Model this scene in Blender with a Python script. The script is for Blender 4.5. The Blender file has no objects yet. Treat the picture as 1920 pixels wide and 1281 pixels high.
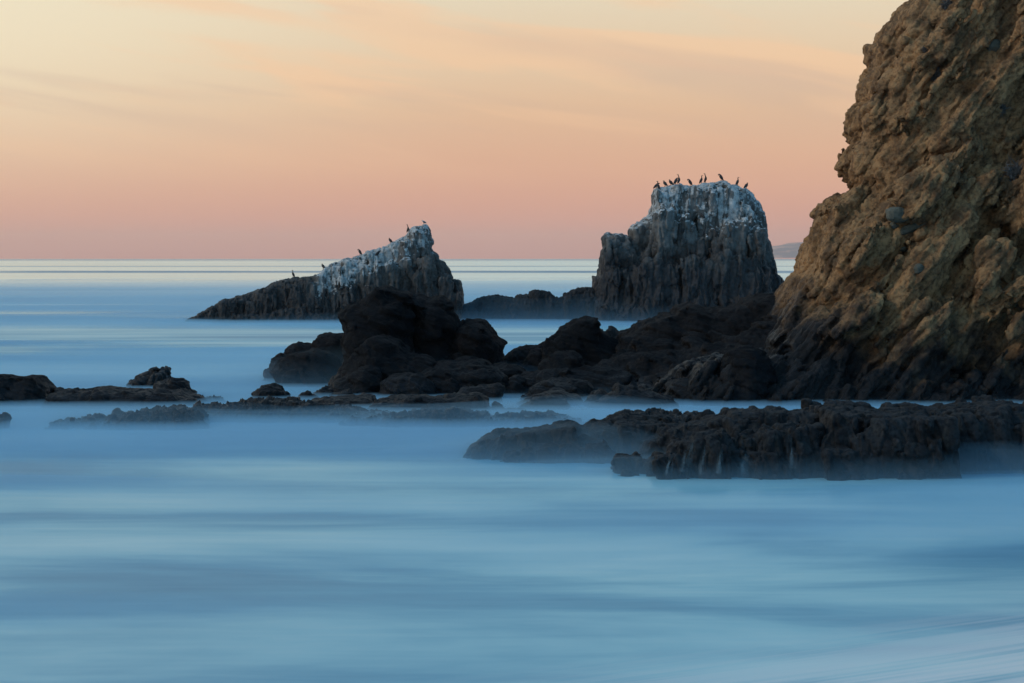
import bpy, math, random
import numpy as np
from mathutils import Vector
from mathutils.bvhtree import BVHTree

# ------------------------------------------------------------------ camera, sky, sun, exposure
sc = bpy.context.scene
R = math.radians
CAMZ, FPX, HOR = 5.0, 3733.3, 485.0          # eye height in m, focal length and horizon row in photo pixels
cam = bpy.data.objects.new('camera', bpy.data.cameras.new('camera'))
sc.collection.objects.link(cam); sc.camera = cam
cam.data.sensor_width = 36.0; cam.data.lens = 70.0
cam.location = (0, 0, CAMZ); cam.rotation_euler = (R(90), 0, 0)
cam.data.shift_y = -(640.5 - HOR) / 1920.0
cam.data.clip_start = 0.5; cam.data.clip_end = 80000

class NT:
    """small helper to write node trees as expressions"""
    def __init__(s, tree): s.t = tree; s.n = tree.nodes; s.l = tree.links
    def new(s, kind, **kw):
        nd = s.n.new(kind)
        for k, v in kw.items(): setattr(nd, k, v)
        return nd
    def put(s, sock, v):
        if isinstance(v, bpy.types.NodeSocket): s.l.new(v, sock)
        elif isinstance(v, (tuple, list)) and sock.type == 'RGBA' and len(v) == 3: sock.default_value = (*v, 1)
        else: sock.default_value = v
    def m(s, op, a, b=None, c=None, clamp=False):
        nd = s.new('ShaderNodeMath', operation=op, use_clamp=clamp)
        for i, v in enumerate((a, b, c)):
            if v is not None: s.put(nd.inputs[i], v)
        return nd.outputs[0]
    def step(s, v, a, b, lo=0.0, hi=1.0):       # smoothstep
        nd = s.new('ShaderNodeMapRange', interpolation_type='SMOOTHSTEP')
        for i, x in enumerate((v, a, b, lo, hi)): s.put(nd.inputs[i], x)
        return nd.outputs[0]
    def mix(s, f, a, b, mode='MIX'):
        nd = s.new('ShaderNodeMix', data_type='RGBA', blend_type=mode)
        s.put(nd.inputs[0], f); s.put(nd.inputs[6], a); s.put(nd.inputs[7], b)
        return nd.outputs[2]
    def ramp(s, f, stops):
        nd = s.new('ShaderNodeValToRGB'); cr = nd.color_ramp
        while len(cr.elements) < len(stops): cr.elements.new(0.5)
        for e, (p, c) in zip(cr.elements, stops): e.position = p; e.color = (*c, 1)
        s.put(nd.inputs[0], f); return nd.outputs[0]
    def xyz(s, v):
        nd = s.new('ShaderNodeSeparateXYZ'); s.put(nd.inputs[0], v); return nd.outputs
    def vec(s, x, y, z):
        nd = s.new('ShaderNodeCombineXYZ')
        for i, v in enumerate((x, y, z)): s.put(nd.inputs[i], v)
        return nd.outputs[0]
    def map(s, v, scale, loc=(0, 0, 0), rot=(0, 0, 0)):
        nd = s.new('ShaderNodeMapping'); s.put(nd.inputs[0], v)
        nd.inputs[1].default_value = loc; nd.inputs[2].default_value = rot; nd.inputs[3].default_value = scale
        return nd.outputs[0]
    def noise(s, v, scale, detail=4, rough=0.5, dist=0.0):
        nd = s.new('ShaderNodeTexNoise'); s.put(nd.inputs['Vector'], v)
        nd.inputs['Scale'].default_value = scale; nd.inputs['Detail'].default_value = detail
        nd.inputs['Roughness'].default_value = rough; nd.inputs['Distortion'].default_value = dist
        return nd.outputs['Fac']

def lin(r, g, b):
    f = lambda c: (c / 255 / 12.92) if c <= 10 else ((c / 255 + 0.055) / 1.055) ** 2.4
    return (f(r), f(g), f(b))

SUN_EL, SUN_AZ = 38.0, -106.0     # soft afterglow from the left, a little behind the camera
w = bpy.data.worlds.new('World'); sc.world = w; w.use_nodes = True
w.node_tree.nodes.clear(); N = NT(w.node_tree)
d = N.new('ShaderNodeTexCoord').outputs['Generated']
X, Y, Z = N.xyz(d)
front = N.ramp(Z, [(0.0, lin(206, 134, 122)), (0.018, lin(218, 155, 137)), (0.045, lin(222, 170, 143)),
                   (0.075, lin(224, 184, 152)), (0.105, lin(228, 201, 170)), (0.14, lin(228, 216, 190)),
                   (0.22, lin(214, 220, 208)), (0.36, lin(146, 196, 210)), (0.6, lin(86, 160, 200)), (1.0, lin(60, 138, 188))])
back = N.ramp(Z, [(0.0, lin(112, 140, 166)), (0.1, lin(122, 152, 180)), (0.3, lin(104, 158, 192)), (1.0, lin(60, 138, 188))])
facing = N.step(N.m('ADD', Y, N.m('MULTIPLY', X, -0.35)), -0.35, 0.75)
col = N.mix(facing, back, front)
# afterglow brighter and creamier towards the left
glow = N.m('MULTIPLY', N.step(X, 0.02, -0.30), N.step(Z, 0.0, 0.12))
glow = N.m('MULTIPLY', glow, N.step(Z, 0.5, 0.2))
col = N.mix(N.m('MULTIPLY', glow, 0.75), col, lin(244, 232, 202))
# thin streaks of high cloud
az = N.m('DIVIDE', X, N.m('MAXIMUM', Y, 0.05)); el = N.m('DIVIDE', Z, N.m('MAXIMUM', Y, 0.05))
tilt = N.m('ADD', el, N.m('MULTIPLY', az, 0.16))
cn = N.noise(N.vec(N.m('MULTIPLY', az, 5.0), N.m('MULTIPLY', tilt, 42.0), 3.1), 1.0, 5, 0.5, 0.4)
cm = N.m('MULTIPLY', N.step(cn, 0.46, 0.62), N.step(Z, 0.03, 0.09))
cm = N.m('MULTIPLY', cm, N.step(Y, 0.1, 0.6))
col = N.mix(N.m('MULTIPLY', cm, 0.58), col, lin(246, 200, 160))
cn2 = N.noise(N.vec(N.m('MULTIPLY', az, 3.2), N.m('MULTIPLY', tilt, 30.0), 9.4), 1.0, 4, 0.5, 0.3)
cm2 = N.m('MULTIPLY', N.m('MULTIPLY', N.step(cn2, 0.50, 0.66), N.step(Z, 0.05, 0.085)), N.step(Y, 0.1, 0.6))
col = N.mix(N.m('MULTIPLY', cm2, 0.42), col, lin(196, 168, 156))
sky = N.new('ShaderNodeTexSky', sky_type='NISHITA', sun_disc=False)
sky.sun_elevation = R(1.0); sky.sun_rotation = R(SUN_AZ)
bg1 = N.new('ShaderNodeBackground'); N.put(bg1.inputs[0], col); bg1.inputs[1].default_value = 0.97
bg2 = N.new('ShaderNodeBackground'); N.put(bg2.inputs[0], sky.outputs[0]); bg2.inputs[1].default_value = 0.05
add = N.new('ShaderNodeAddShader'); N.l.new(bg1.outputs[0], add.inputs[0]); N.l.new(bg2.outputs[0], add.inputs[1])
N.l.new(add.outputs[0], N.new('ShaderNodeOutputWorld').inputs[0])

sun = bpy.data.objects.new('sun', bpy.data.lights.new('sun', 'SUN')); sc.collection.objects.link(sun)
sun.data.energy = 0.72; sun.data.angle = R(5); sun.data.color = (1.0, 0.90, 0.78)
a = R(SUN_AZ)
sd = Vector((math.sin(a) * math.cos(R(SUN_EL)), math.cos(a) * math.cos(R(SUN_EL)), math.sin(R(SUN_EL))))
sun.rotation_euler = sd.to_track_quat('Z', 'Y').to_euler()
sc.view_settings.view_transform = 'Standard'; sc.view_settings.look = 'None'
sc.view_settings.exposure = 0.0; sc.view_settings.gamma = 1.0; sc.view_settings.use_curve_mapping = False
sc.cycles.volume_bounces = 3; sc.cycles.max_bounces = 8; sc.cycles.transparent_max_bounces = 16
sc.cycles.use_denoising = True

# ------------------------------------------------------------------ helpers
C = sc.collection
def tag(o, label=None, cat=None, group=None, kind=None):
    if label: o['label'] = label
    if cat: o['category'] = cat
    if group: o['group'] = group
    if kind: o['kind'] = kind
    return o
def mesh_obj(name, verts, faces, mat=None, parent=None, smooth=False):
    me = bpy.data.meshes.new(name)
    verts = np.asarray(verts, np.float32)
    if isinstance(faces, np.ndarray):
        k = faces.shape[1]
        me.vertices.add(len(verts)); me.vertices.foreach_set('co', verts.ravel())
        me.loops.add(faces.size); me.loops.foreach_set('vertex_index', faces.astype(np.int32).ravel())
        me.polygons.add(len(faces)); me.polygons.foreach_set('loop_start', np.arange(0, faces.size, k, dtype=np.int32))
        me.update(calc_edges=True)
    else:
        me.from_pydata(verts.tolist(), [], faces); me.update()
    if smooth: me.polygons.foreach_set('use_smooth', np.ones(len(me.polygons), bool))
    if mat: me.materials.append(mat)
    o = bpy.data.objects.new(name, me); C.objects.link(o)
    if parent: o.parent = parent
    return o
def px(x, y, dist):                       # where a photo pixel lies at a distance
    return ((x - 960) / FPX * dist, dist, CAMZ - (y - HOR) / FPX * dist)

rng = np.random.default_rng(7)
LAT = rng.uniform(-1, 1, (64, 64, 64)).astype(np.float32)
def tri(T, p, smooth=True):
    n = T.shape[0]; F_ = T.ravel(); p = np.asarray(p, np.float32)
    i = np.floor(p); f = p - i; i = i.astype(np.int32) % n
    if smooth: f = f * f * (3 - 2 * f)
    j = i + 1; j[j == n] = 0
    x0 = i[:, 0] * (n * n); x1 = j[:, 0] * (n * n); y0 = i[:, 1] * n; y1 = j[:, 1] * n; z0 = i[:, 2]; z1 = j[:, 2]
    fx = f[:, 0].copy(); fy = f[:, 1].copy(); fz = f[:, 2].copy()
    def lerp_x(yz):
        a = F_.take(x0 + yz); a += (F_.take(x1 + yz) - a) * fx; return a
    a = lerp_x(y0 + z0); a += (lerp_x(y1 + z0) - a) * fy
    c = lerp_x(y0 + z1); c += (lerp_x(y1 + z1) - c) * fy
    a += (c - a) * fz
    return a
def fbm(p, scale, octs=4, gain=0.5, seed=0.0, ridged=False):
    q = (p / scale + np.array([seed, seed * 1.7, seed * 2.3])).astype(np.float32); out = 0; amp = 1.0
    for k in range(octs):
        v = tri(LAT, q + 11.3 * k)
        if ridged: v = 1 - 2 * np.abs(v)
        out = out + amp * v; amp *= gain; q = q * 2.03
    return out
# tiling cellular noise: W = distance to the cell border, ID = a random value per cell
NC, NR = 10, 90
_pts = rng.uniform(0.08, 0.92, (NC, NC, NC, 3)).astype(np.float32); _ids = rng.uniform(-1, 1, (NC, NC, NC)).astype(np.float32)
_g = (np.arange(NR) * NC / NR).astype(np.float32)
_P = np.stack(np.meshgrid(_g, _g, _g, indexing='ij'), -1); _c = np.floor(_P).astype(int)
F1 = np.full((NR,) * 3, 9, np.float32); F2 = F1.copy(); WID = F1.copy(); WPL = F1.copy()
_dir = rng.normal(size=(NC, NC, NC, 3)).astype(np.float32); _dir /= np.linalg.norm(_dir, axis=-1, keepdims=True)
for dx in (-1, 0, 1):
    for dy in (-1, 0, 1):
        for dz in (-1, 0, 1):
            cc = _c + np.array([dx, dy, dz]); m = np.mod(cc, NC)
            q = cc + _pts[m[..., 0], m[..., 1], m[..., 2]] - _P
            dd = np.sqrt((q * q).sum(-1)); near = dd < F1
            F2 = np.where(near, F1, np.minimum(F2, dd)); WID = np.where(near, _ids[m[..., 0], m[..., 1], m[..., 2]], WID)
            WPL = np.where(near, (q * _dir[m[..., 0], m[..., 1], m[..., 2]]).sum(-1), WPL)
            F1 = np.where(near, dd, F1)
WB = F2 - F1
def cells(p, s, seed=0.0):
    q = (p / np.array(s) + seed) * (NR / NC)
    return tri(WB, q, False), tri(WID, q, False)

def facet(p, s, seed=0.0):                # every cell a plane tilted its own way: broken, angular rock
    return tri(WPL, (p / np.array(s) + seed) * (NR / NC), False)
def poly_sdf(poly, gx, gz):               # positive inside
    P = np.asarray(poly, float); Xg, Zg = np.meshgrid(gx, gz, indexing='ij')
    best = np.full(Xg.shape, 1e9); ins = np.zeros(Xg.shape, bool)
    for (ax, az_), (bx, bz) in zip(P, np.roll(P, -1, 0)):
        ex, ez = bx - ax, bz - az_; L = ex * ex + ez * ez + 1e-12
        t = np.clip(((Xg - ax) * ex + (Zg - az_) * ez) / L, 0, 1)
        best = np.minimum(best, (Xg - ax - t * ex) ** 2 + (Zg - az_ - t * ez) ** 2)
        with np.errstate(divide='ignore', invalid='ignore'):
            cr = ((az_ > Zg) != (bz > Zg)) & (Xg < (bx - ax) * (Zg - az_) / (bz - az_) + ax)
        ins ^= cr
    return np.where(ins, 1, -1) * np.sqrt(best)

def surface_nets(V, o, h):
    I = V < 0
    cnt = sum(I[i:I.shape[0] - 1 + i, j:I.shape[1] - 1 + j, k:I.shape[2] - 1 + k].astype(np.uint8)
              for i in (0, 1) for j in (0, 1) for k in (0, 1))
    A = np.argwhere((cnt > 0) & (cnt < 8)); n = len(A)
    idx = np.full(cnt.shape, -1, np.int32); idx[A[:, 0], A[:, 1], A[:, 2]] = np.arange(n)
    cor = {(i, j, k): V[A[:, 0] + i, A[:, 1] + j, A[:, 2] + k] for i in (0, 1) for j in (0, 1) for k in (0, 1)}
    S = np.zeros((n, 3)); K = np.zeros(n)
    for c0 in cor:
        for ax in range(3):
            if c0[ax]: continue
            c1 = list(c0); c1[ax] = 1; c1 = tuple(c1)
            a_, b_ = cor[c0], cor[c1]; mk = (a_ < 0) != (b_ < 0)
            t = np.where(mk, a_ / np.where(mk, a_ - b_, 1), 0)
            pt = np.array(c0, float)[None].repeat(n, 0); pt[:, ax] += t
            S += pt * mk[:, None]; K += mk
    verts = (A + S / K[:, None]) * h + np.array(o)
    quads = []
    for ax in range(3):
        sl0 = [slice(1, -1)] * 3; sl1 = [slice(1, -1)] * 3; sl0[ax] = slice(0, -1); sl1[ax] = slice(1, None)
        a_, b_ = I[tuple(sl0)], I[tuple(sl1)]; E = np.argwhere(a_ != b_)
        flip = a_[E[:, 0], E[:, 1], E[:, 2]]
        off = np.ones(3, int); off[ax] = 0; E = E + off
        u, v = [q for q in range(3) if q != ax]
        if ax == 1: u, v = v, u
        def at(du, dv):
            q = E.copy(); q[:, u] -= du; q[:, v] -= dv; return idx[q[:, 0], q[:, 1], q[:, 2]]
        q = np.stack([at(1, 1), at(0, 1), at(0, 0), at(1, 0)], 1)
        quads.append(np.where(flip[:, None], q, q[:, ::-1]))
    return verts, np.concatenate(quads)

ZB = -0.8
def solid(pieces, h, relief, amp, pad=0.4, margin=0.07, k=0.0):
    """union of inflated outlines; relief(points, base distance) returns the distance to add"""
    prim = []
    for pc in pieces:
        T = pc['T']; D = pc['F'] * (0.982 if pc['F'] < 74.5 else 1.0) + T; lean = pc.get('lean', 0.0); pts = []
        for (x, y) in pc['poly']:
            kk = (y - HOR) / FPX; Dp = pc.get('pd', D); z = (CAMZ - kk * Dp) / (1 + kk * lean)
            pts.append(((x - 960) / FPX * (Dp + lean * z), z))
        if not pc.get('closed'):
            sp = pc.get('spread', 0.0)
            pts = [(pts[0][0] - sp, ZB)] + pts + [(pts[-1][0] + sp, ZB)]
        prim.append((pts, D, T, min(pc.get('r', T), T), lean, pc.get('taper', 0.0), pc.get('inner', False)))
    PM = max(prim, key=lambda q: q[2] if abs(q[2]) else 0)
    xs = [p[0] for q in prim for p in q[0]]; zs = [p[1] for q in prim for p in q[0]]
    y0 = min(q[1] - q[2] for q in prim) - 0.3; y1 = max(q[1] + q[2] + max(q[4], 0) * max(p[1] for p in q[0]) for q in prim)
    if any(q[5] for q in prim): y0 -= 0.0
    lo = np.array([min(xs) - pad, y0 - pad, ZB - 2 * h]); hi = np.array([max(xs) + pad, y1 + pad, max(zs) + pad])
    n = np.ceil((hi - lo) / h).astype(int) + 1
    gx, gy, gz = [lo[i] + h * np.arange(n[i]) for i in range(3)]
    V = None; S = None
    for pts, D, T, r, lean, taper, inner in prim:
        s = poly_sdf(pts, gx, gz)[:, None, :].astype(np.float32); S = S if inner else (s if S is None else np.maximum(S, s))
        v = np.abs(gy[None, :, None] - D - lean * gz[None, None, :]).astype(np.float32)
        Te = T - taper * np.maximum(gz[None, None, :], 0)
        w0 = r - s; w1 = v - Te + r
        f = np.minimum(np.maximum(w0, w1), 0) + np.sqrt(np.maximum(w0, 0) ** 2 + np.maximum(w1, 0) ** 2) - r
        if V is None: V = f
        elif k > 0:
            hh = np.clip(0.5 + 0.5 * (V - f) / k, 0, 1); V = V * (1 - hh) + f * hh - k * hh * (1 - hh)
        else: V = np.minimum(V, f)
    V = V.astype(np.float32)
    band = np.argwhere(np.abs(V) < amp + 2 * h)
    P = band * h + lo; base = V[band[:, 0], band[:, 1], band[:, 2]]; dv = relief(P, base)
    wy = np.clip(np.abs(P[:, 1] - PM[1] - PM[4] * P[:, 2]) / PM[2], 0, 1); dv = dv - dv[np.abs(base) < h].mean(); dv = dv * (0.35 + 0.65 * wy)
    V[band[:, 0], band[:, 1], band[:, 2]] += (dv - 0.01).astype(np.float32)
    V = np.maximum(V, -S - margin); V = np.maximum(V, (ZB - gz)[None, None, :])
    V[0] = V[-1] = 1; V[:, 0] = V[:, -1] = 1; V[:, :, 0] = V[:, :, -1] = 1
    return surface_nets(V, lo, h)

def keep_main(v, f):                       # drop loose specks
    n = len(v); lab = np.arange(n)
    for _ in range(400):
        mn = lab[f].min(1); new = lab.copy()
        for c in range(4): np.minimum.at(new, f[:, c], mn)
        new = new[new]
        if (new == lab).all(): break
        lab = new
    u, c = np.unique(lab, return_counts=True); main = u[c.argmax()]
    ok = lab == main; re = np.cumsum(ok) - 1
    return v[ok], re[f[ok[f[:, 0]]]]

def normals(v, f):
    fn = np.cross(v[f[:, 2]] - v[f[:, 0]], v[f[:, 3]] - v[f[:, 1]]); n = np.zeros_like(v)
    for c in range(4): 
        for a_ in range(3): n[:, a_] += np.bincount(f[:, c], fn[:, a_], len(v))
    return n / (np.linalg.norm(n, axis=1, keepdims=True) + 1e-9)
def subdivide(v, f):                       # each quad into four
    e = np.stack([f, np.roll(f, -1, 1)], -1).reshape(-1, 2).astype(np.int64); e.sort(1)
    u, inv = np.unique(e[:, 0] * len(v) + e[:, 1], return_inverse=True); inv = inv.reshape(-1, 4)
    mid = (v[u // len(v)] + v[u % len(v)]) / 2; cen = v[f].mean(1); m0 = len(v); c0 = m0 + len(mid)
    em = inv + m0; c = np.arange(len(f)) + c0
    q = np.concatenate([np.stack([f[:, k], em[:, k], c, em[:, (k + 3) % 4]], 1) for k in range(4)])
    return np.concatenate([v, mid, cen]), q
def refine(v, f, fine):
    """second pass: split the faces that can be seen and cut the fine relief along the normals"""
    fn = np.cross(v[f[:, 2]] - v[f[:, 0]], v[f[:, 3]] - v[f[:, 1]]); ny = fn[:, 1] / (np.linalg.norm(fn, axis=1) + 1e-9)
    zc = v[f, 2].mean(1); c_ = v[f[:, 0]]; row = HOR - (c_[:, 2] - CAMZ) / c_[:, 1] * FPX
    m = (ny < 0.22) & (zc > -0.05) & (960 + c_[:, 0] / c_[:, 1] * FPX < 2000) & (row > -45); rest = f[~m & (zc > -0.45)]
    v2, f2 = subdivide(v, f[m]); n = normals(v2, f2)
    dv = fine(v2.astype(np.float32)); v2 = v2 + n * (dv - dv.mean())[:, None]
    f = np.concatenate([f2, rest]); used = np.zeros(len(v2), bool); used[f.ravel()] = True; re = np.cumsum(used) - 1
    return v2[used], re[f]
def crack(b, w): return 1 - np.minimum(b, w) / w
def f_column(seed=0.0, g=1.0):
    def f(P):
        Q = P + 0.08 * fbm(P, 0.8, 2, seed=seed)[:, None]
        b, i = cells(Q, (0.50 * g, 0.55 * g, 2.8 * g), seed + 7); pl = facet(Q, (0.5 * g, 0.5 * g, 1.1 * g), seed + 8); b2, i2 = cells(Q, (0.9 * g, 0.9 * g, 0.7 * g), seed + 8)
        return -0.24 * crack(b, 0.11) + 0.07 * i + 0.12 * pl - 0.08 * crack(b2, 0.08) + 0.04 * i2 + 0.018 * fbm(P, 0.3, 3, 0.7, seed)
    return f
def f_boulder(seed=0.0, g=1.0, dip=0.35):
    def f(P):
        Q = P.copy(); Q[:, 2] += dip * Q[:, 0] + 0.2 * fbm(P, 1.1, 2, seed=seed + 3); Q[:, 0] += 0.15 * fbm(P, 0.7, 2, seed=seed)
        b, i = cells(Q, (1.6 * g, 1.2 * g, 0.30 * g), seed + 7); pl = facet(Q, (0.9 * g, 0.7 * g, 0.4 * g), seed + 2)
        return (-0.06 * crack(b, 0.14) + 0.03 * i + 0.09 * pl - 0.025 * np.abs(fbm(Q * np.array([.4, .4, 1.8]), 0.3, 3, 0.65, seed)) + 0.016 * fbm(P, 0.16, 3, 0.7, seed)) * max(g, .6)
    return f
def f_ledge(seed=0.0):
    def f(P):
        Q = P + 0.05 * fbm(P, 0.35, 2, seed=seed)[:, None]; Q[:, 0] += 0.2 * Q[:, 2]
        b, i = cells(Q, (0.42, 0.44, 1.2), seed + 7); pl = facet(Q, (0.5, 0.5, 0.8), seed + 1); pl2 = facet(Q, (0.11, 0.11, 0.16), seed + 3)
        return -0.085 * crack(b, 0.12) + 0.03 * i + 0.06 * pl + 0.02 * pl2 + 0.01 * fbm(P, 0.12, 2, 0.7, seed)
    return f
def f_cliff(seed=0.0):
    ca, sa = math.cos(R(52)), math.sin(R(52))
    def f(P):
        W = P + 0.10 * fbm(P, 0.9, 3, 0.6, seed)[:, None]; Q = np.stack([W[:, 0] * ca + W[:, 2] * sa, W[:, 1], -W[:, 0] * sa + W[:, 2] * ca], 1)
        b, i = cells(Q, (1.3, 0.6, 0.20), seed + 7); b2, i2 = cells(Q, (3.2, 1.3, 0.45), seed + 8)
        pl = facet(Q, (1.0, 0.5, 0.28), seed + 5); pl2 = facet(W, (0.2, 0.2, 0.16), seed + 6); hi = np.clip(P[:, 2] / 9.0, 0.3, 1)
        return (-0.05 * crack(b, 0.14) + 0.03 * i - 0.22 * crack(b2, 0.08) + 0.07 * i2 + (0.08 + 0.10 * hi) * pl + 0.05 * hi * pl2
                - 0.03 * hi * np.abs(fbm(W, 0.5, 4, 0.62, seed + 3)) + 0.012 * fbm(P, 0.14, 2, 0.8, seed))
    return f

# relief of each kind of rock
def r_column(seed=0.0, g=1.0, tilt=0.0):
    def f(P, V):
        Q = P.copy(); Q[:, 0] += 0.2 * fbm(P, 2.5, 2, seed=seed); Q[:, 1] += 0.2 * fbm(P, 2.5, 2, seed=seed + 5); Q[:, 0] += tilt * Q[:, 2]
        b, i = cells(Q, (1.5 * g, 1.6 * g, 6.5 * g), seed); b2, i2 = cells(Q, (0.62 * g, 0.7 * g, 2.4 * g), seed + 3)
        return (-0.45 * i + 0.34 * crack(b, 0.16) - 0.55 * facet(Q, (2.0 * g, 2.0 * g, 3.6 * g), seed + 2) - 0.20 * i2 + 0.20 * crack(b2, 0.14)
                + 0.10 * fbm(P, 3.0, 2, seed=seed)) * g
    return f
def r_boulder(seed=0.0, g=1.0, dip=0.35):
    def f(P, V):
        Q = P.copy(); Q[:, 2] += dip * Q[:, 0] + 0.2 * fbm(P, 1.6, 2, seed=seed + 2)
        b, i = cells(Q, (2.2 * g, 1.8 * g, 0.9 * g), seed)
        return (0.14 * fbm(P, 1.9 * g, 3, 0.5, seed) - 0.16 * i + 0.16 * crack(b, 0.18) - 0.42 * facet(Q, (1.9 * g, 1.7 * g, 1.2 * g), seed + 4)
                - 0.10 * facet(Q, (0.8 * g, 0.8 * g, 0.4 * g), seed + 1)) * g
    return f
def r_ledge(seed=0.0):
    def f(P, V):
        Q = P.copy(); Q[:, 0] += 0.10 * fbm(P, 0.9, 2, seed=seed); Q[:, 1] += 0.10 * fbm(P, 0.9, 2, seed=seed + 4)
        Q[:, 0] += 0.2 * Q[:, 2]
        b, i = cells(Q, (1.1, 1.1, 3.0), seed); b2, i2 = cells(Q, (0.45, 0.5, 1.2), seed + 2)
        return (-0.26 * i + 0.22 * crack(b, 0.14) - 0.22 * facet(Q, (1.1, 1.1, 1.6), seed + 3) - 0.07 * i2 + 0.09 * crack(b2, 0.15) + 0.04 * fbm(P, 1.3, 2, seed=seed))
    return f
def r_cliff(seed=0.0, g=1.0):
    ca, sa = math.cos(R(52)), math.sin(R(52))
    def f(P, V):
        wx = 0.32 * fbm(P, 3.0, 3, seed=seed); wz = 0.32 * fbm(P, 2.6, 3, seed=seed + 6)
        x, y, z = P[:, 0] + wx, P[:, 1] + 0.4 * wx, P[:, 2] + wz
        Q = np.stack([x * ca + z * sa, y, -x * sa + z * ca], 1)         # along and across the slanted beds
        b, i = cells(Q, (5.6, 2.4, 1.25), seed); b2, i2 = cells(Q, (2.6, 1.3, 0.62), seed + 2)
        lo = np.clip(1 - P[:, 2] / 10.0, 0.25, 1)                       # blocks are bolder low down, crumbly above
        return (0.40 * fbm(P, 4.5, 2, seed=seed + 1) - 0.45 * i + 0.50 * crack(b, 0.14) - 1.0 * facet(Q, (4.6, 2.4, 1.5), seed + 3)
                - (0.4 + 0.6 * lo) * (0.18 * i2 - 0.24 * crack(b2, 0.16) + 0.8 * facet(Q, (2.0, 1.2, 0.7), seed + 5))
                + 0.04 * fbm(P, 0.55, 3, 0.6, seed)) * g
    return f

# ------------------------------------------------------------------ materials
def rock_mat(name, dry, dry2, wet, wet_z=(0.5, 1.6), bump=0.05, fine=1.0, guano=None, rough_wet=0.42, stain=None, spec=0.35, apron=None):
    m = bpy.data.materials.new(name); m.use_nodes = True; m.node_tree.nodes.clear(); n = NT(m.node_tree)
    g = n.new('ShaderNodeNewGeometry'); pos = g.outputs['Position']; x, y, z = n.xyz(pos)
    nx, ny, nz = n.xyz(g.outputs['Normal'])
    a_ = n.noise(pos, 0.7 * fine, 6, 0.62); b_ = n.noise(pos, 4.5 * fine, 5, 0.65); c_ = n.noise(n.map(pos, (3, 3, 0.5)), 1.2 * fine, 4, 0.6)
    colr = n.mix(n.step(n.m('ADD', n.m('MULTIPLY', a_, 0.65), n.m('MULTIPLY', b_, 0.35)), 0.38, 0.62), dry, dry2)
    if stain:
        colr = n.mix(n.m('MULTIPLY', n.step(c_, 0.5, 0.72), 0.6), colr, stain)
    colr = n.mix(n.m('MULTIPLY', n.step(b_, 0.50, 0.30), 0.55), colr, tuple(q * 0.45 for q in dry))
    zz = n.m('ADD', z, n.m('MULTIPLY', n.m('SUBTRACT', a_, 0.5), (wet_z[1] - wet_z[0]) * 1.3))
    if apron: zz = n.m('SUBTRACT', zz, n.m('MULTIPLY', n.m('MAXIMUM', n.m('SUBTRACT', apron[0], x), 0.0), apron[1]))
    wm = n.step(zz, wet_z[0], wet_z[1])
    wetc = n.mix(n.step(b_, 0.4, 0.65), wet, tuple(q * 1.8 for q in wet))
    colr = n.mix(wm, wetc, colr)
    rough = n.m('ADD', rough_wet, n.m('MULTIPLY', wm, 0.45))
    if guano:
        gz0, gz1, amt, x0, x1, xc = guano
        st = n.noise(n.map(pos, (1.7, 1.7, 0.16)), 1.3, 5, 0.7, 0.3); bl = n.noise(pos, 2.3, 6, 0.7); pt = n.noise(pos, 0.33, 2, 0.5)
        hh = n.m('MULTIPLY', n.step(n.m('ADD', z, n.m('MULTIPLY', x, x0)), gz0, gz1), n.step(x, xc - 0.6, xc + 0.9))
        colr = n.mix(n.m('MULTIPLY', n.m('MULTIPLY', hh, n.step(a_, 0.38, 0.6)), 0.55), colr, (0.19, 0.205, 0.21))
        up = n.step(nz, 0.25, 0.75)
        th = n.m('SUBTRACT', 0.86, n.m('ADD', n.m('MULTIPLY', hh, amt), n.m('MULTIPLY', n.m('MULTIPLY', up, x1), 0.22)))
        val = n.m('ADD', n.m('MULTIPLY', st, 0.44), n.m('ADD', n.m('MULTIPLY', bl, 0.26), n.m('MULTIPLY', pt, 0.30)))
        gm = n.m('MULTIPLY', n.step(val, n.m('SUBTRACT', th, 0.01), n.m('ADD', th, 0.045)), 0.9)
        colr = n.mix(gm, colr, n.mix(n.step(bl, 0.35, 0.65), (0.30, 0.33, 0.34), (0.66, 0.68, 0.68)))
        rough = n.m('MAXIMUM', rough, n.m('MULTIPLY', gm, 0.9))
    p = n.new('ShaderNodeBsdfPrincipled'); n.put(p.inputs['Base Color'], colr); n.put(p.inputs['Roughness'], rough)
    p.inputs['Specular IOR Level'].default_value = spec
    v = n.new('ShaderNodeTexVoronoi', feature='DISTANCE_TO_EDGE'); n.put(v.inputs['Vector'], n.map(pos, (1, 1, 0.7), rot=(0.3, 0.5, 0)))
    v.inputs['Scale'].default_value = 2.2 * fine
    crk = n.step(v.outputs['Distance'], 0.0, 0.06)
    hgt = n.m('ADD', n.m('MULTIPLY', n.noise(pos, 3.0 * fine, 10, 0.74), 1.0), n.m('MULTIPLY', crk, 0.10))
    bp = n.new('ShaderNodeBump'); bp.inputs['Strength'].default_value = 0.9; bp.inputs['Distance'].default_value = bump
    n.put(bp.inputs['Height'], hgt); n.l.new(bp.outputs[0], p.inputs['Normal'])
    n.l.new(p.outputs[0], n.new('ShaderNodeOutputMaterial').inputs[0])
    return m
M_stackR = rock_mat('grey_guano_rock', (0.085, 0.082, 0.078), (0.17, 0.165, 0.155), (0.020, 0.021, 0.024), (3.2, 8.2), 0.18, 0.8, guano=(4.2, 9.2, 0.375, 0.0, 0.8, -60))
M_stackL = rock_mat('grey_brown_guano_rock', (0.075, 0.070, 0.066), (0.15, 0.14, 0.13), (0.022, 0.023, 0.025), (1.5, 5.5), 0.18, 0.8, guano=(6.9, 9.6, 0.385, -0.46, 0.8, -15.8))
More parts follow.
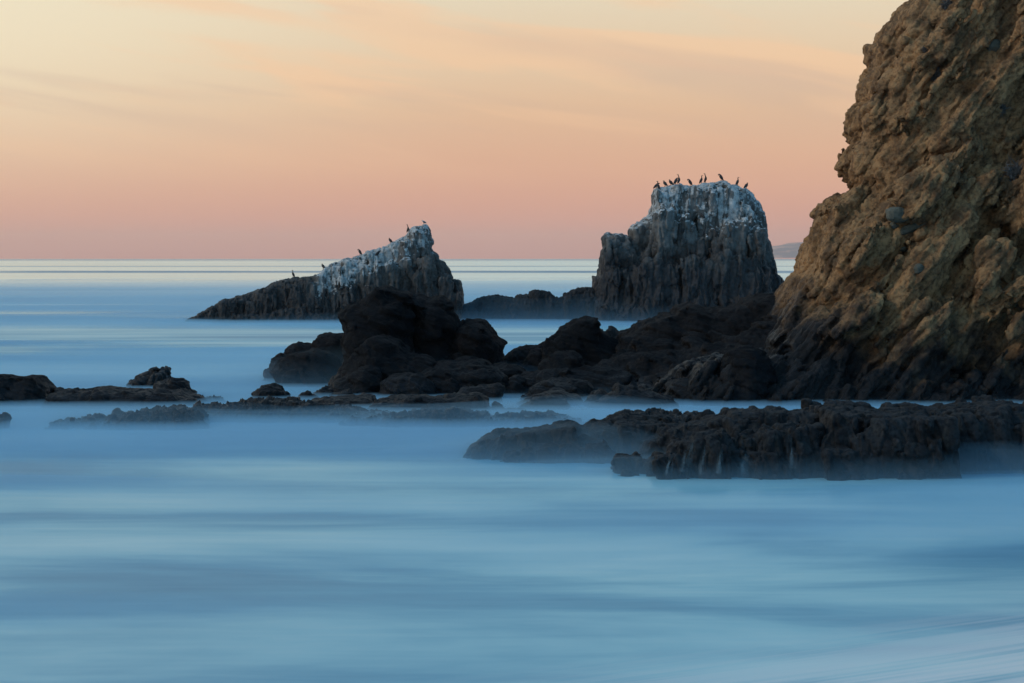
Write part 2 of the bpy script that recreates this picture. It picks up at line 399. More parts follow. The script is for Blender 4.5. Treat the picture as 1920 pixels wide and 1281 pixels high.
M_ridge = rock_mat('dark_column_rock', (0.022, 0.025, 0.029), (0.050, 0.050, 0.052), (0.015, 0.018, 0.021), (0.3, 2.5), 0.12, 0.7, spec=0.2)
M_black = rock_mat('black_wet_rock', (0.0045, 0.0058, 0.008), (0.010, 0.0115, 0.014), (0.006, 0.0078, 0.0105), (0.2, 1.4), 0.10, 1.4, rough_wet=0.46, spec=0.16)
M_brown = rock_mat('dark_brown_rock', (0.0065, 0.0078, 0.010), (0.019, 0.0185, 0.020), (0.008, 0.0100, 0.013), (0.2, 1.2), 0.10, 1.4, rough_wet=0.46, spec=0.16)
M_ledge = rock_mat('slate_ledge_rock', (0.009, 0.0115, 0.015), (0.036, 0.040, 0.045), (0.009, 0.0120, 0.016), (-0.4, 1.0), 0.08, 2.0, rough_wet=0.40, stain=(0.060, 0.056, 0.048), spec=0.22)
M_cliff = rock_mat('ochre_cliff_rock', (0.14, 0.080, 0.042), (0.44, 0.255, 0.120), (0.010, 0.0105, 0.012), (0.7, 4.0), 0.10, 1.6, apron=(12.8, 0.55), stain=(0.15, 0.105, 0.065), spec=0.18)
M_cliffstone = rock_mat('grey_green_stone', (0.075, 0.078, 0.062), (0.13, 0.128, 0.10), (0.08, 0.08, 0.065), (-5, -4), 0.02, 2.0)

# ------------------------------------------------------------------ sea
def sea_mat():
    m = bpy.data.materials.new('sea_water'); m.use_nodes = True; m.node_tree.nodes.clear(); n = NT(m.node_tree)
    pos = n.new('ShaderNodeNewGeometry').outputs['Position']; x, y, z = n.xyz(pos)
    ly = n.m('LOGARITHM', n.m('MAXIMUM', y, 5.0), math.e)      # streaks lengthen with the swell further out
    lx = n.m('DIVIDE', x, n.m('MAXIMUM', y, 5.0))
    s1 = n.noise(n.vec(n.m('MULTIPLY', lx, 3.2), n.m('MULTIPLY', ly, 7.0), 0.0), 1.0, 5, 0.55, 0.4)
    s2 = n.noise(n.vec(n.m('MULTIPLY', x, 0.05), n.m('MULTIPLY', y, 0.36), 4.0), 1.0, 5, 0.52, 0.8)
    s3 = n.noise(n.vec(n.m('MULTIPLY', x, 0.16), n.m('MULTIPLY', y, 1.7), 8.0), 1.0, 4, 0.6, 0.3)
    f = n.m('ADD', n.m('MULTIPLY', s1, 0.62), n.m('ADD', n.m('MULTIPLY', s2, 0.28), n.m('MULTIPLY', s3, 0.10)))
    yw = n.m('ADD', y, n.m('ADD', n.m('MULTIPLY', n.m('SUBTRACT', s1, 0.5), 14.0), n.m('MULTIPLY', x, -0.25)))
    def lobe(c, w_, a_):
        q_ = n.m('DIVIDE', n.m('SUBTRACT', yw, c), w_); return n.m('MULTIPLY', n.m('EXPONENT', n.m('MULTIPLY', n.m('MULTIPLY', q_, q_), -1.0)), a_)
    f = n.m('ADD', f, n.m('ADD', lobe(39.0, 7.0, 0.03), n.m('ADD', lobe(31.0, 3.0, -0.035), lobe(54.0, 7.0, -0.05))))
    foamc = n.ramp(f, [(0.32, (0.09, 0.28, 0.42)), (0.45, (0.17, 0.42, 0.55)), (0.54, (0.31, 0.59, 0.67)), (0.66, (0.50, 0.74, 0.77))])
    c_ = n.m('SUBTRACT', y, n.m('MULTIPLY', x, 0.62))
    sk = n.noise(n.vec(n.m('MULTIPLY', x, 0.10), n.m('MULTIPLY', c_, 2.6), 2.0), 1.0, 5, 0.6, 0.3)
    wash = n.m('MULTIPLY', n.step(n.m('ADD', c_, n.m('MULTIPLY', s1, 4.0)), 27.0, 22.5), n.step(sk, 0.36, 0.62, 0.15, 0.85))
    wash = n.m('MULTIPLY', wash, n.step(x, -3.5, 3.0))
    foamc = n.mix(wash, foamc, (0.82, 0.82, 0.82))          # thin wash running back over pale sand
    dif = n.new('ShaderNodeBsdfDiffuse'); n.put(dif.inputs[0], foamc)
    # at grazing angles one sees the wave facets that lean towards the eye, so they mirror the sky well above the horizon
    inc = n.new('ShaderNodeNewGeometry').outputs['Incoming']
    lean = n.new('ShaderNodeVectorMath', operation='SCALE'); n.put(lean.inputs[0], inc); n.put(lean.inputs['Scale'], n.m('ADD', 0.05, n.m('MULTIPLY', f, 0.12)))
    sm_ = n.new('ShaderNodeVectorMath', operation='ADD'); n.put(sm_.inputs[0], lean.outputs[0]); sm_.inputs[1].default_value = (0, 0, 1)
    nn = n.new('ShaderNodeVectorMath', operation='NORMALIZE'); n.put(nn.inputs[0], sm_.outputs[0])
    wat = n.new('ShaderNodeBsdfGlossy'); n.put(wat.inputs['Color'], (0.92, 0.96, 0.96)); wat.inputs['Roughness'].default_value = 0.20
    n.l.new(nn.outputs[0], wat.inputs['Normal'])
    foam = n.m('SUBTRACT', 1.0, n.m('ADD', n.step(y, 90.0, 220.0, 0.14, 0.34), n.step(y, 160.0, 460.0, 0.0, 0.46)))
    foam = n.m('SUBTRACT', foam, n.m('MULTIPLY', n.step(f, 0.45, 0.65), 0.08))
    def band(c, hw): return n.step(n.m('ABSOLUTE', n.m('SUBTRACT', n.m('ADD', y, n.m('MULTIPLY', n.m('SUBTRACT', s1, 0.5), c * 0.10)), c)), hw, hw * 0.2)
    wob = n.noise(n.vec(n.m('MULTIPLY', x, 0.006), n.m('MULTIPLY', y, 0.0015), 5.0), 1.0, 3, 0.5)
    sw = n.m('MULTIPLY', n.step(wob, 0.25, 0.6, 0.45, 1.0), n.m('MAXIMUM', n.m('MULTIPLY', band(756, 95), 0.85), n.m('MAXIMUM', n.m('MULTIPLY', band(1290, 130), 0.45), n.step(y, 3000, 6500, 0, 0.55))))
    deep = n.new('ShaderNodeBsdfPrincipled'); n.put(deep.inputs['Base Color'], (0.16, 0.30, 0.42)); deep.inputs['Roughness'].default_value = 0.9
    deep.inputs['Specular IOR Level'].default_value = 0.15
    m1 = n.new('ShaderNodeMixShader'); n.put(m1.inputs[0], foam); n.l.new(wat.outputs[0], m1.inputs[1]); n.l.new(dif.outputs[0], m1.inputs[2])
    m2 = n.new('ShaderNodeMixShader'); n.put(m2.inputs[0], sw); n.l.new(m1.outputs[0], m2.inputs[1]); n.l.new(deep.outputs[0], m2.inputs[2])
    n.l.new(m2.outputs[0], n.new('ShaderNodeOutputMaterial').inputs[0])
    return m
ys = np.concatenate([np.linspace(-60, 12, 10)[:-1], np.linspace(12, 110, 120), np.geomspace(112, 26000, 60)])
us = np.linspace(-1, 1, 141)
G = np.zeros((len(ys), len(us), 3)); G[..., 1] = ys[:, None]; G[..., 0] = us[None] * (70 + np.abs(ys[:, None]) * 0.75)
q = G.reshape(-1, 3); amp = np.clip(1 - np.abs(q[:, 1] - 40) / 60, 0, 1)
q[:, 2] = 0.05 * amp * fbm(q * np.array([0.3, 1, 1]), 4.0, 2)
def grid_faces(nr, nc):
    i = (np.arange(nr - 1)[:, None] * nc + np.arange(nc - 1)[None]).ravel()
    return np.stack([i, i + 1, i + nc + 1, i + nc], 1)
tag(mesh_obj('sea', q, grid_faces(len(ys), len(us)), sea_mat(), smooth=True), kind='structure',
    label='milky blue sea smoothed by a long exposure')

# ------------------------------------------------------------------ island on the horizon
def island():
    nr, nc = 40, 110; v = np.zeros((nr, nc, 3))
    u = np.linspace(0, 1, nc)[None]; t = np.linspace(0, 1, nr)[:, None]
    prof = np.interp(u, [0, .05, .1, .125, .157, .25, .4, .6, .85, 1], [22, 66, 90, 104, 118, 135, 190, 240, 160, 0])
    v[..., 0] = 1250 + u * 4000; v[..., 1] = 12000 + t * 1600
    env = np.sin(np.pi * np.clip(t * 0.93 + 0.03, 0, 1)) ** 0.8
    p = v.reshape(-1, 3) * np.array([1, 1, 0])
    rid = fbm(p, 300.0, 4, 0.55, 3.0, True).reshape(nr, nc)
    v[..., 2] = prof * env * (0.90 + 0.10 * rid) - 4
    m = bpy.data.materials.new('bare_island_slope'); m.use_nodes = True; n = NT(m.node_tree); b = n.n['Principled BSDF']
    pos = n.new('ShaderNodeNewGeometry').outputs['Position']
    n.put(b.inputs['Base Color'], n.mix(n.step(n.noise(pos, 0.006, 4, 0.6), 0.42, 0.6), (0.34, 0.23, 0.23), (0.66, 0.38, 0.30))); b.inputs['Roughness'].default_value = 0.95
    tag(mesh_obj('distant_island', v.reshape(-1, 3), grid_faces(nr, nc), m, smooth=True), kind='structure',
        label='hazy mauve island low on the horizon between stack and cliff')
island()

# ------------------------------------------------------------------ cliff (part of the terrain)
def P(F, T, poly, **k): return dict(F=F, T=T, poly=poly, **k)
cliff_line = [(1440, 600), (1467, 553), (1479, 530), (1494, 514), (1502, 495), (1509, 471), (1515, 450), (1522, 427), (1530, 400), (1541, 386),
              (1564, 370), (1581, 356), (1573, 338), (1571, 320), (1577, 295), (1595, 272), (1589, 243), (1592, 223), (1613, 200),
              (1609, 187), (1614, 161), (1630, 138), (1630, 115), (1632, 95), (1643, 91), (1650, 75), (1666, 56), (1692, 26), (1712, 3),
              (1735, -50), (1790, -90), (1900, -110), (2120, -120)]
cliff_pieces = [
    P(71.5, 4.6, cliff_line, r=2.6, lean=0.10, pd=77.4),
    P(70.3, 3.0, [(1450, 640), (1500, 580), (1550, 510), (1600, 470), (1700, 440), (1800, 420), (2000, 410), (2120, 400)], r=2.4, lean=0.22),
    P(69.3, 2.4, [(1180, 742), (1290, 690), (1400, 668), (1520, 676), (1640, 690), (1760, 688), (1860, 676), (2000, 670), (2120, 668)], r=1.6, lean=0.25),
    # slabs and boulders standing out of the face
    P(69.9, 0.9, [(1541, 622), (1586, 594), (1606, 572), (1634, 562), (1658, 574), (1640, 602), (1612, 628), (1570, 632)], r=0.6, closed=True),
    P(69.9, 0.9, [(1690, 610), (1696, 580), (1720, 572), (1742, 585), (1748, 615), (1738, 640), (1708, 640)], r=0.8, closed=True),
    P(70.6, 0.9, [(1622, 614), (1640, 580), (1690, 530), (1705, 490), (1735, 452), (1756, 446), (1752, 480), (1728, 535), (1706, 575), (1668, 618)], r=0.8, closed=True),
    P(70.4, 1.3, [(1790, 500), (1797, 450), (1820, 425), (1870, 430), (1872, 480), (1845, 530), (1800, 528)], r=0.9, closed=True),
    P(69.6, 1.0, [(1820, 610), (1850, 572), (1900, 540), (1960, 530), (1960, 590), (1890, 620)], r=0.8, closed=True),
    P(71.3, 1.0, [(1560, 500), (1570, 460), (1600, 440), (1640, 430), (1655, 460), (1640, 500), (1590, 520)], r=0.8, closed=True),
    P(72.4, 0.9, [(1752, 310), (1764, 262), (1786, 240), (1792, 262), (1772, 312)], r=0.4, closed=True),
    P(72.3, 0.9, [(1774, 322), (1786, 290), (1818, 282), (1816, 306), (1796, 326)], r=0.4, closed=True),
    P(72.6, 0.9, [(1806, 186), (1822, 100), (1834, 70), (1850, 76), (1846, 130), (1838, 184)], r=0.35, closed=True),
    P(72.3, 1.1, [(1880, 40), (1890, 0), (1930, -20), (2000, -20), (1990, 70), (1935, 120), (1900, 100)], r=0.7, closed=True),
    P(71.3, 1.2, [(1680, 395), (1700, 340), (1760, 318), (1770, 350), (1740, 400)], r=0.8, closed=True),
    P(70.9, 1.2, [(1850, 420), (1870, 340), (1940, 290), (2020, 280), (2020, 420), (1930, 440)], r=0.9, closed=True),
]
v, f = solid(cliff_pieces, 0.106, r_cliff(0.0, 0.85), 1.1, pad=0.8, k=0.25, margin=0.14)
v, f = refine(*keep_main(v, f), f_cliff(1.0))
cliff = mesh_obj('cliff', v, f, M_cliff)
tag(cliff, 'crumbling ochre sandstone cliff rising out of the picture on the right', kind='structure')
cliff_bvh = BVHTree.FromPolygons(v.tolist(), f.tolist())

def hit(x, y, bvh):                        # where the sight line of a photo pixel meets a surface
    o = Vector((0, 0, CAMZ)); dr = (Vector(px(x, y, 100.0)) - o).normalized()
    return bvh.ray_cast(o, dr)

# rounded stones set in the cliff face
def stone_mesh(seed):
    n = 20; m2 = 12; vs, fs = [], []
    r_ = random.Random(seed); ph = [r_.uniform(0, 6) for _ in range(6)]
    for i in range(m2 + 1):
        th = math.pi * i / m2
        for j in range(n):
            a_ = 2 * math.pi * j / n
            k = 1 + 0.04 * r_.uniform(-1, 1) + 0.16 * math.sin(2 * a_ + ph[0]) * math.sin(th) + 0.07 * math.sin(3 * a_ + ph[1] + 2 * th) + 0.05 * math.sin(5 * th + ph[2])
            vs.append((k * math.sin(th) * math.cos(a_), k * math.sin(th) * math.sin(a_), k * math.cos(th)))
    for i in range(m2):
        for j in range(n):
            fs.append((i * n + j, i * n + (j + 1) % n, (i + 1) * n + (j + 1) % n, (i + 1) * n + j))
    me = bpy.data.meshes.new('stone'); me.from_pydata(vs, [], fs); me.update(); me.materials.append(M_cliffstone)
    return me
sm = [stone_mesh(s) for s in range(3)]
for k_, (x, y, wpx, hpx, rot) in enumerate([(1684, 402, 27, 15, .05), (1712, 428, 34, 10, -.35), (1678, 424, 13, 9, 0), (1724, 504, 14, 10, -.3),
        (1868, 86, 15, 13, .2), (1700, 465, 15, 6, -.2)]):
    loc, nr_, _, ds = hit(x, y, cliff_bvh)
    if not loc: continue
    o = bpy.data.objects.new('stone', sm[k_ % 3]); C.objects.link(o); o.parent = cliff
    s = ds / FPX; o.location = loc + Vector((0, 0.15, 0)); o.rotation_euler = (0, rot, 0); o.scale = (wpx * s, 0.30, hpx * s)

# ------------------------------------------------------------------ sea stacks
stackR_line = [(1112, 600), (1114, 521), (1124, 520), (1126, 507), (1135, 507), (1133, 480), (1131, 446), (1140, 438), (1148, 442), (1163, 442), (1178, 446), (1181, 452),
               (1185, 444), (1183, 434), (1190, 423), (1203, 417), (1210, 411), (1220, 404), (1224, 390), (1227, 385), (1225, 367), (1229, 355),
               (1240, 355), (1252, 354), (1268, 350), (1283, 350), (1306, 353), (1318, 347), (1329, 348), (1341, 344), (1355, 344), (1364, 350),
               (1374, 348), (1383, 353), (1400, 364), (1414, 381), (1420, 395), (1426, 409), (1430, 432), (1435, 458), (1440, 484), (1446, 514),
               (1458, 528), (1464, 542), (1467, 600)]
rc = random.Random(5)
def columns(line, xs, drop, F0, F1_, T, base=600, slant=2):
    out = []; lx = [p[0] for p in line]; ly = [p[1] for p in line]
    for x0, wd in xs:
        top = np.interp(x0 + wd / 2, lx, ly) + rc.uniform(*drop)
        s0, s1 = rc.uniform(0, slant * 2), rc.uniform(0, slant * 2)
        out.append(P(rc.uniform(F0, F1_), T, [(x0 - 2, base), (x0, top + s0), (x0 + wd * 0.5, top + rc.uniform(-1, 2)), (x0 + wd, top + s1), (x0 + wd + 2, base)], r=0.12, lean=rc.uniform(0.02, 0.09), inner=True))
    return out
def spans(a_, b_, w0, w1):
    o_, x = [], a_
    while x < b_: wd = rc.uniform(w0, w1); o_.append((x, wd)); x += wd * rc.uniform(0.7, 1.1)
    return o_
colsR = (columns(stackR_line, spans(1232, 1375, 18, 42), (2, 10), 156.2, 157.2, 1.6) + columns(stackR_line, spans(1190, 1400, 24, 50), (40, 110), 155.2, 156.2, 1.5)
         + columns(stackR_line, spans(1134, 1180, 20, 30), (2, 30), 156.0, 156.8, 1.2) + columns(stackR_line, spans(1120, 1400, 36, 70), (100, 190), 154.6, 155.4, 1.2))
v, f = solid(colsR + [P(157.6, 4.2, stackR_line, r=0.8, taper=0.12),
              P(156.6, 3.0, [(1150, 600), (1165, 530), (1200, 470), (1230, 452), (1290, 445), (1345, 447), (1400, 490), (1432, 560), (1440, 600)], r=0.6, lean=0.06),
              P(156.9, 2.0, [(1118, 600), (1130, 470), (1150, 452), (1176, 455), (1180, 600)], r=0.8),
              P(157.2, 2.6, [(1310, 440), (1313, 352), (1330, 350), (1360, 352), (1392, 372), (1412, 430), (1416, 470), (1312, 470)], r=0.9, closed=True),
              P(154.9, 1.3, [(1130, 612), (1150, 590), (1185, 583), (1215, 590), (1228, 612)], r=0.9)],
             0.138, r_column(1.3, 0.5), 0.7, pad=1.0, k=0.2)
v, f = refine(*keep_main(v, f), f_column(1.0, 1.45))
stackR = mesh_obj('sea_stack', v, f, M_stackR)
tag(stackR, 'tall blocky grey sea stack streaked with guano, cormorants along its flat top', 'sea stack', 'sea stacks standing offshore')
bvhR = BVHTree.FromPolygons(v.tolist(), f.tolist())
stackL_line = [(346, 609), (374, 594), (407, 574), (444, 560), (472, 552), (495, 543), (509, 535), (537, 526), (565, 524), (593, 521),
               (611, 513), (616, 504), (638, 491), (661, 487), (677, 482), (700, 472), (720, 466), (739, 459), (748, 452), (762, 446),
               (768, 440), (770, 434), (779, 430), (790, 427), (798, 424), (803, 431), (806, 456), (803, 462), (807, 473), (818, 479), (821, 490),
               (832, 493), (841, 507), (846, 528), (860, 529), (865, 552), (866, 600)]
colsL = (columns(stackL_line, spans(612, 800, 9, 20), (1, 12), 155.9, 156.6, 1.0) + columns(stackL_line, spans(640, 850, 14, 26), (18, 60), 155.0, 155.8, 1.0)
         + columns(stackL_line, spans(400, 620, 14, 30), (1, 12), 155.8, 156.5, 1.0)
         + [P(157.0, 1.6, [(768, 476), (770, 436), (778, 430), (784, 430), (788, 476)], r=0.15, closed=True), P(156.9, 1.8, [(784, 472), (787, 429), (798, 424), (803, 431), (807, 457), (800, 470)], r=0.15, closed=True),
            P(155.9, 0.9, [(757, 490), (757, 456), (774, 454), (775, 490)], r=0.12, closed=True)])
v, f = solid(colsL + [P(157.0, 3.0, stackL_line, r=0.6, taper=0.10),
              P(156.0, 2.0, [(430, 600), (470, 575), (540, 552), (600, 540), (680, 520), (760, 505), (815, 515), (845, 560), (856, 600)], r=0.5, lean=0.08),
              P(154.6, 1.2, [(395, 610), (450, 592), (530, 588), (560, 584), (600, 592), (680, 604)], r=0.8)],
             0.122, r_column(4.1, 0.42), 0.6, pad=0.9, k=0.15)
v, f = refine(*keep_main(v, f), f_column(2.0, 1.1))
stackL = mesh_obj('sea_stack', v, f, M_stackL)
tag(stackL, 'wedge-shaped sea stack sloping down to the left, gull on its pointed whitened tip', 'sea stack', 'sea stacks standing offshore')
bvhL = BVHTree.FromPolygons(v.tolist(), f.tolist())

def rock(label, cat, mat, pieces, h, relief, amp=0.5, group=None, name='boulder', k=0.1, fine=None):
    v, f = solid(pieces, h * 1.5, relief, amp, pad=0.35, k=k); v, f = keep_main(v, f)
    v, f = refine(v, f, fine or FINE[mat.name](amp * 3))
    o = mesh_obj(name, v, f, mat); tag(o, label, cat, group); o.data.update(); ROCKS[label] = (v, f); return o
ROCKS = {}
FINE = {'black_wet_rock': lambda s_: f_boulder(s_, .8), 'dark_brown_rock': lambda s_: f_boulder(s_, .8), 'dark_column_rock': lambda s_: f_column(s_, .5),
        'slate_ledge_rock': lambda s_: f_ledge(s_)}
rock('low jagged dark reef joining the two sea stacks', 'reef', M_ridge,
     [P(158, 2.0, [(860, 600), (862, 579), (879, 570), (898, 562), (921, 556), (943, 558), (968, 561), (973, 555), (995, 555), (996, 547), (1010, 546), (1024, 549),
                   (1045, 561), (1058, 558), (1061, 552), (1075, 547), (1097, 541), (1122, 543), (1126, 600)], r=0.9)],
     0.11, r_column(2.2, 0.45), 0.6, name='reef')

# ------------------------------------------------------------------ boulders and ledges
bb = r_boulder
G1 = 'boulders around the big dark outcrop'
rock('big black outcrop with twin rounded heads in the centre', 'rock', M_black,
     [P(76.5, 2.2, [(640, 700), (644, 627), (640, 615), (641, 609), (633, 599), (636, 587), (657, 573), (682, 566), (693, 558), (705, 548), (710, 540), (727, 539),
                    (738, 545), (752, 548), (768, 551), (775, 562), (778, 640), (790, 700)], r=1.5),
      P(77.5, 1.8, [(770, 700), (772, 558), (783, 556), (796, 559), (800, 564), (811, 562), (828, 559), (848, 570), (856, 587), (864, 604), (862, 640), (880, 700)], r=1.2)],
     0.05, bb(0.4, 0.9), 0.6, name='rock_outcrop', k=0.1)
rock('hunched grey rock leaning against the right side of the black outcrop', 'boulder', M_black,
     [P(77.0, 1.8, [(830, 680), (850, 625), (868, 606), (882, 602), (907, 602), (921, 618), (935, 635), (948, 645), (941, 661), (937, 690)], r=1.2)], 0.055, bb(1.4, 0.7), 0.45, G1)
rock('domed boulder in front of the black outcrop, ridge running off to its right', 'boulder', M_black,
     [P(74.0, 1.6, [(612, 735), (630, 705), (643, 686), (668, 660), (690, 635), (707, 629), (727, 631), (744, 638), (758, 655), (775, 667), (800, 672), (816, 681), (830, 735)], r=1.3)], 0.05, bb(2.4, 0.75), 0.45, G1)
rock('large split boulder left of the black outcrop', 'boulder', M_brown,
     [P(77.2, 1.5, [(522, 722), (518, 706), (511, 692), (525, 677), (553, 663), (592, 654), (617, 660), (634, 675), (644, 694), (636, 722)], r=1.1)], 0.05, bb(3.1, 0.7), 0.45, G1)
rock('misty smooth boulder behind the large split boulder', 'boulder', M_brown,
     [P(82.0, 1.2, [(520, 712), (529, 666), (541, 649), (558, 643), (587, 649), (600, 700)], r=1.0)], 0.06, bb(4.2, 0.6), 0.4, G1)
rock('misty shelf of rock between the split boulder and the black outcrop', 'boulder', M_brown,
     [P(81.0, 1.2, [(585, 705), (589, 647), (598, 632), (629, 626), (650, 626), (665, 700)], r=1.0)], 0.06, bb(5.2, 0.6), 0.4, G1)
rock('steep misty sliver of rock at the far left of the outcrop', 'boulder', M_brown,
     [P(80.5, 0.9, [(486, 732), (502, 694), (513, 672), (528, 666), (540, 725)], r=0.7)], 0.055, bb(6.2, 0.5), 0.35, G1)
rock('round-topped boulder at the left foot of the outcrop', 'boulder', M_black,
     [P(70.6, 0.8, [(466, 756), (477, 737), (494, 724), (511, 720), (528, 728), (538, 740), (548, 758)], r=0.7)], 0.045, bb(7.1, 0.45), 0.3, G1)
rock('small low boulder right of the round-topped one', 'boulder', M_brown,
     [P(70.8, 0.6, [(554, 752), (567, 737), (581, 735), (598, 748), (602, 756)], r=0.5)], 0.045, bb(8.1, 0.4), 0.25, G1)
rock('low misty hump below the large split boulder', 'boulder', M_brown,
     [P(72.6, 0.6, [(584, 742), (606, 724), (623, 727), (640, 744)], r=0.5)], 0.045, bb(9.1, 0.4), 0.25, G1)
rock('flat misty hump below the slanted slab', 'boulder', M_brown,
     [P(71.5, 0.6, [(608, 748), (636, 733), (657, 731), (668, 748)], r=0.5)], 0.045, bb(10.1, 0.4), 0.25, G1)
rock('slanted rounded slab below the domed boulder', 'boulder', M_black,
     [P(72.6, 1.0, [(608, 742), (626, 720), (650, 705), (674, 694), (691, 689), (710, 691), (716, 706), (716, 742)], r=0.9)], 0.045, bb(11.1, 0.55), 0.35, G1)
rock('smooth brown hump between slanted slab and layered ledge', 'boulder', M_brown,
     [P(71.8, 1.0, [(708, 745), (719, 716), (736, 704), (758, 699), (789, 701), (812, 716), (828, 745)], r=0.9)], 0.045, bb(12.1, 0.55), 0.35, G1)
rock('layered dark ledge right of the domed boulder', 'rock ledge', M_black,
     [P(73.6, 1.3, [(790, 738), (800, 696), (823, 680), (854, 676), (882, 672), (907, 675), (921, 686), (935, 694), (948, 703), (948, 720), (950, 738)], r=0.8),
      P(72.4, 1.0, [(786, 738), (790, 702), (810, 692), (850, 694), (882, 690), (921, 694), (946, 706), (944, 738)], r=0.7)], 0.045, bb(13.1, 0.6, 0.1), 0.4, name='rock_ledge')
rock('thin black slab just right of the layered ledge', 'boulder', M_black,
     [P(74.2, 0.8, [(915, 722), (925, 688), (948, 683), (968, 686), (985, 694), (995, 722)], r=0.5)], 0.045, bb(14.1, 0.4, 0.1), 0.3, G1)
rock('pair of low stones awash right of the layered ledge', 'boulder', M_black,
     [P(72.6, 0.5, [(944, 730), (952, 712), (968, 706), (980, 712), (984, 730)], r=0.4), P(72.9, 0.5, [(978, 728), (985, 710), (1012, 708), (1022, 728)], r=0.4)], 0.045, bb(15.1, 0.35), 0.25, G1)
rock('flat stone awash below the layered ledge', 'boulder', M_brown,
     [P(70.3, 0.6, [(850, 748), (872, 730), (895, 726), (935, 716), (946, 726), (940, 748)], r=0.5)], 0.045, bb(16.1, 0.4, 0.1), 0.25, G1)
rock('narrow flat reef with a squared right end', 'reef', M_brown,
     [P(66.8, 1.1, [(575, 768), (589, 751), (615, 746), (640, 744), (670, 744), (698, 745), (701, 760), (702, 768)], r=0.6)], 0.045, bb(17.1, 0.42, 0.05), 0.3, name='reef')
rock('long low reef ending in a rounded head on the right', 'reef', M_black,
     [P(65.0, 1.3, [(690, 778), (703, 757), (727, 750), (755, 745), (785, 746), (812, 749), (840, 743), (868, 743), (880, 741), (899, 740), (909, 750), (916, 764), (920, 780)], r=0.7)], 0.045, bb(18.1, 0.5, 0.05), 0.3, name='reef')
rock('small pointed stone right of the long low reef', 'boulder', M_black,
     [P(66.4, 0.4, [(916, 772), (922, 762), (928, 754), (936, 757), (952, 772)], r=0.35)], 0.04, bb(19.1, 0.3), 0.2, G1)
rock('low dark hump awash right of the pointed stone', 'boulder', M_black,
     [P(65.6, 0.5, [(930, 776), (955, 766), (985, 766), (990, 776)], r=0.4)], 0.04, bb(20.1, 0.3), 0.2, G1)
rock('dark boulder alone in white water below the layered ledge', 'boulder', M_black,
     [P(66.6, 0.9, [(970, 770), (980, 759), (996, 748), (1013, 745), (1047, 741), (1058, 745), (1064, 760), (1066, 772)], r=0.7)], 0.045, bb(21.1, 0.45), 0.3, G1)
rock('big pale boulder veiled by mist behind the lone dark one', 'boulder', M_brown,
     [P(68.8, 1.1, [(958, 764), (985, 744), (1020, 734), (1058, 734), (1082, 744), (1100, 764)], r=0.9)], 0.05, bb(22.1, 0.5), 0.3, G1)
rock('broad low rock under the dark dome, veiled at its edge', 'boulder', M_black,
     [P(70.8, 1.1, [(978, 750), (1000, 725), (1030, 714), (1070, 712), (1100, 716), (1112, 735), (1116, 750)], r=0.8)], 0.05, bb(23.1, 0.5), 0.35, G1)
G2 = 'boulders at the left foot of the headland'
rock('grey misty boulder left of the leaning black rock', 'boulder', M_brown,
     [P(79.5, 1.4, [(938, 700), (946, 673), (962, 658), (985, 649), (1013, 644), (1040, 645), (1050, 700)], r=1.2)], 0.055, bb(24.1, 0.55), 0.4, G2)
rock('smaller misty boulder in front of the grey one', 'boulder', M_brown,
     [P(78.5, 0.9, [(974, 702), (984, 674), (994, 658), (1010, 652), (1030, 660), (1036, 702)], r=0.8)], 0.055, bb(25.1, 0.4), 0.3, G2)
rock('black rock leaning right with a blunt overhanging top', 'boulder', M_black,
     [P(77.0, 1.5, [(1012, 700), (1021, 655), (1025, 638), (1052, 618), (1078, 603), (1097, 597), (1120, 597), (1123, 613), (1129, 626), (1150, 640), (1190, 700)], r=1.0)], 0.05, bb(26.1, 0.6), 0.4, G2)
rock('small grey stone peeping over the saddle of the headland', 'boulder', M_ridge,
     [P(84.0, 0.7, [(1120, 650), (1128, 627), (1145, 618), (1158, 625), (1170, 650)], r=0.6)], 0.055, bb(27.1, 0.4), 0.25, G2)
rock('smooth black dome below the leaning rock', 'boulder', M_black,
     [P(73.6, 1.2, [(1008, 712), (1012, 685), (1020, 675), (1047, 661), (1075, 659), (1089, 669), (1098, 686), (1100, 712)], r=1.0)], 0.05, bb(28.1, 0.5), 0.35, G2)
rock('flat stones in a row under the black dome', 'boulder', M_black,
     [P(72.8, 1.2, [(960, 726), (990, 700), (1020, 692), (1100, 690), (1180, 700), (1196, 726)], r=0.8)], 0.05, bb(29.1, 0.6, 0.0), 0.35, G2)
rock('round boulder left of the peaked rock in the channel', 'boulder', M_brown,
     [P(68.4, 0.8, [(1094, 765), (1102, 744), (1112, 734), (1126, 731), (1142, 738), (1150, 765)], r=0.7)], 0.045, bb(30.1, 0.4), 0.3, G2)
rock('peaked rock rising from the channel below the headland', 'boulder', M_brown,
     [P(67.4, 1.0, [(1090, 768), (1120, 752), (1142, 742), (1152, 728), (1159, 720), (1168, 728), (1187, 725), (1197, 735), (1224, 735), (1250, 744), (1275, 768)], r=0.8)], 0.045, bb(31.1, 0.55), 0.35, G2)
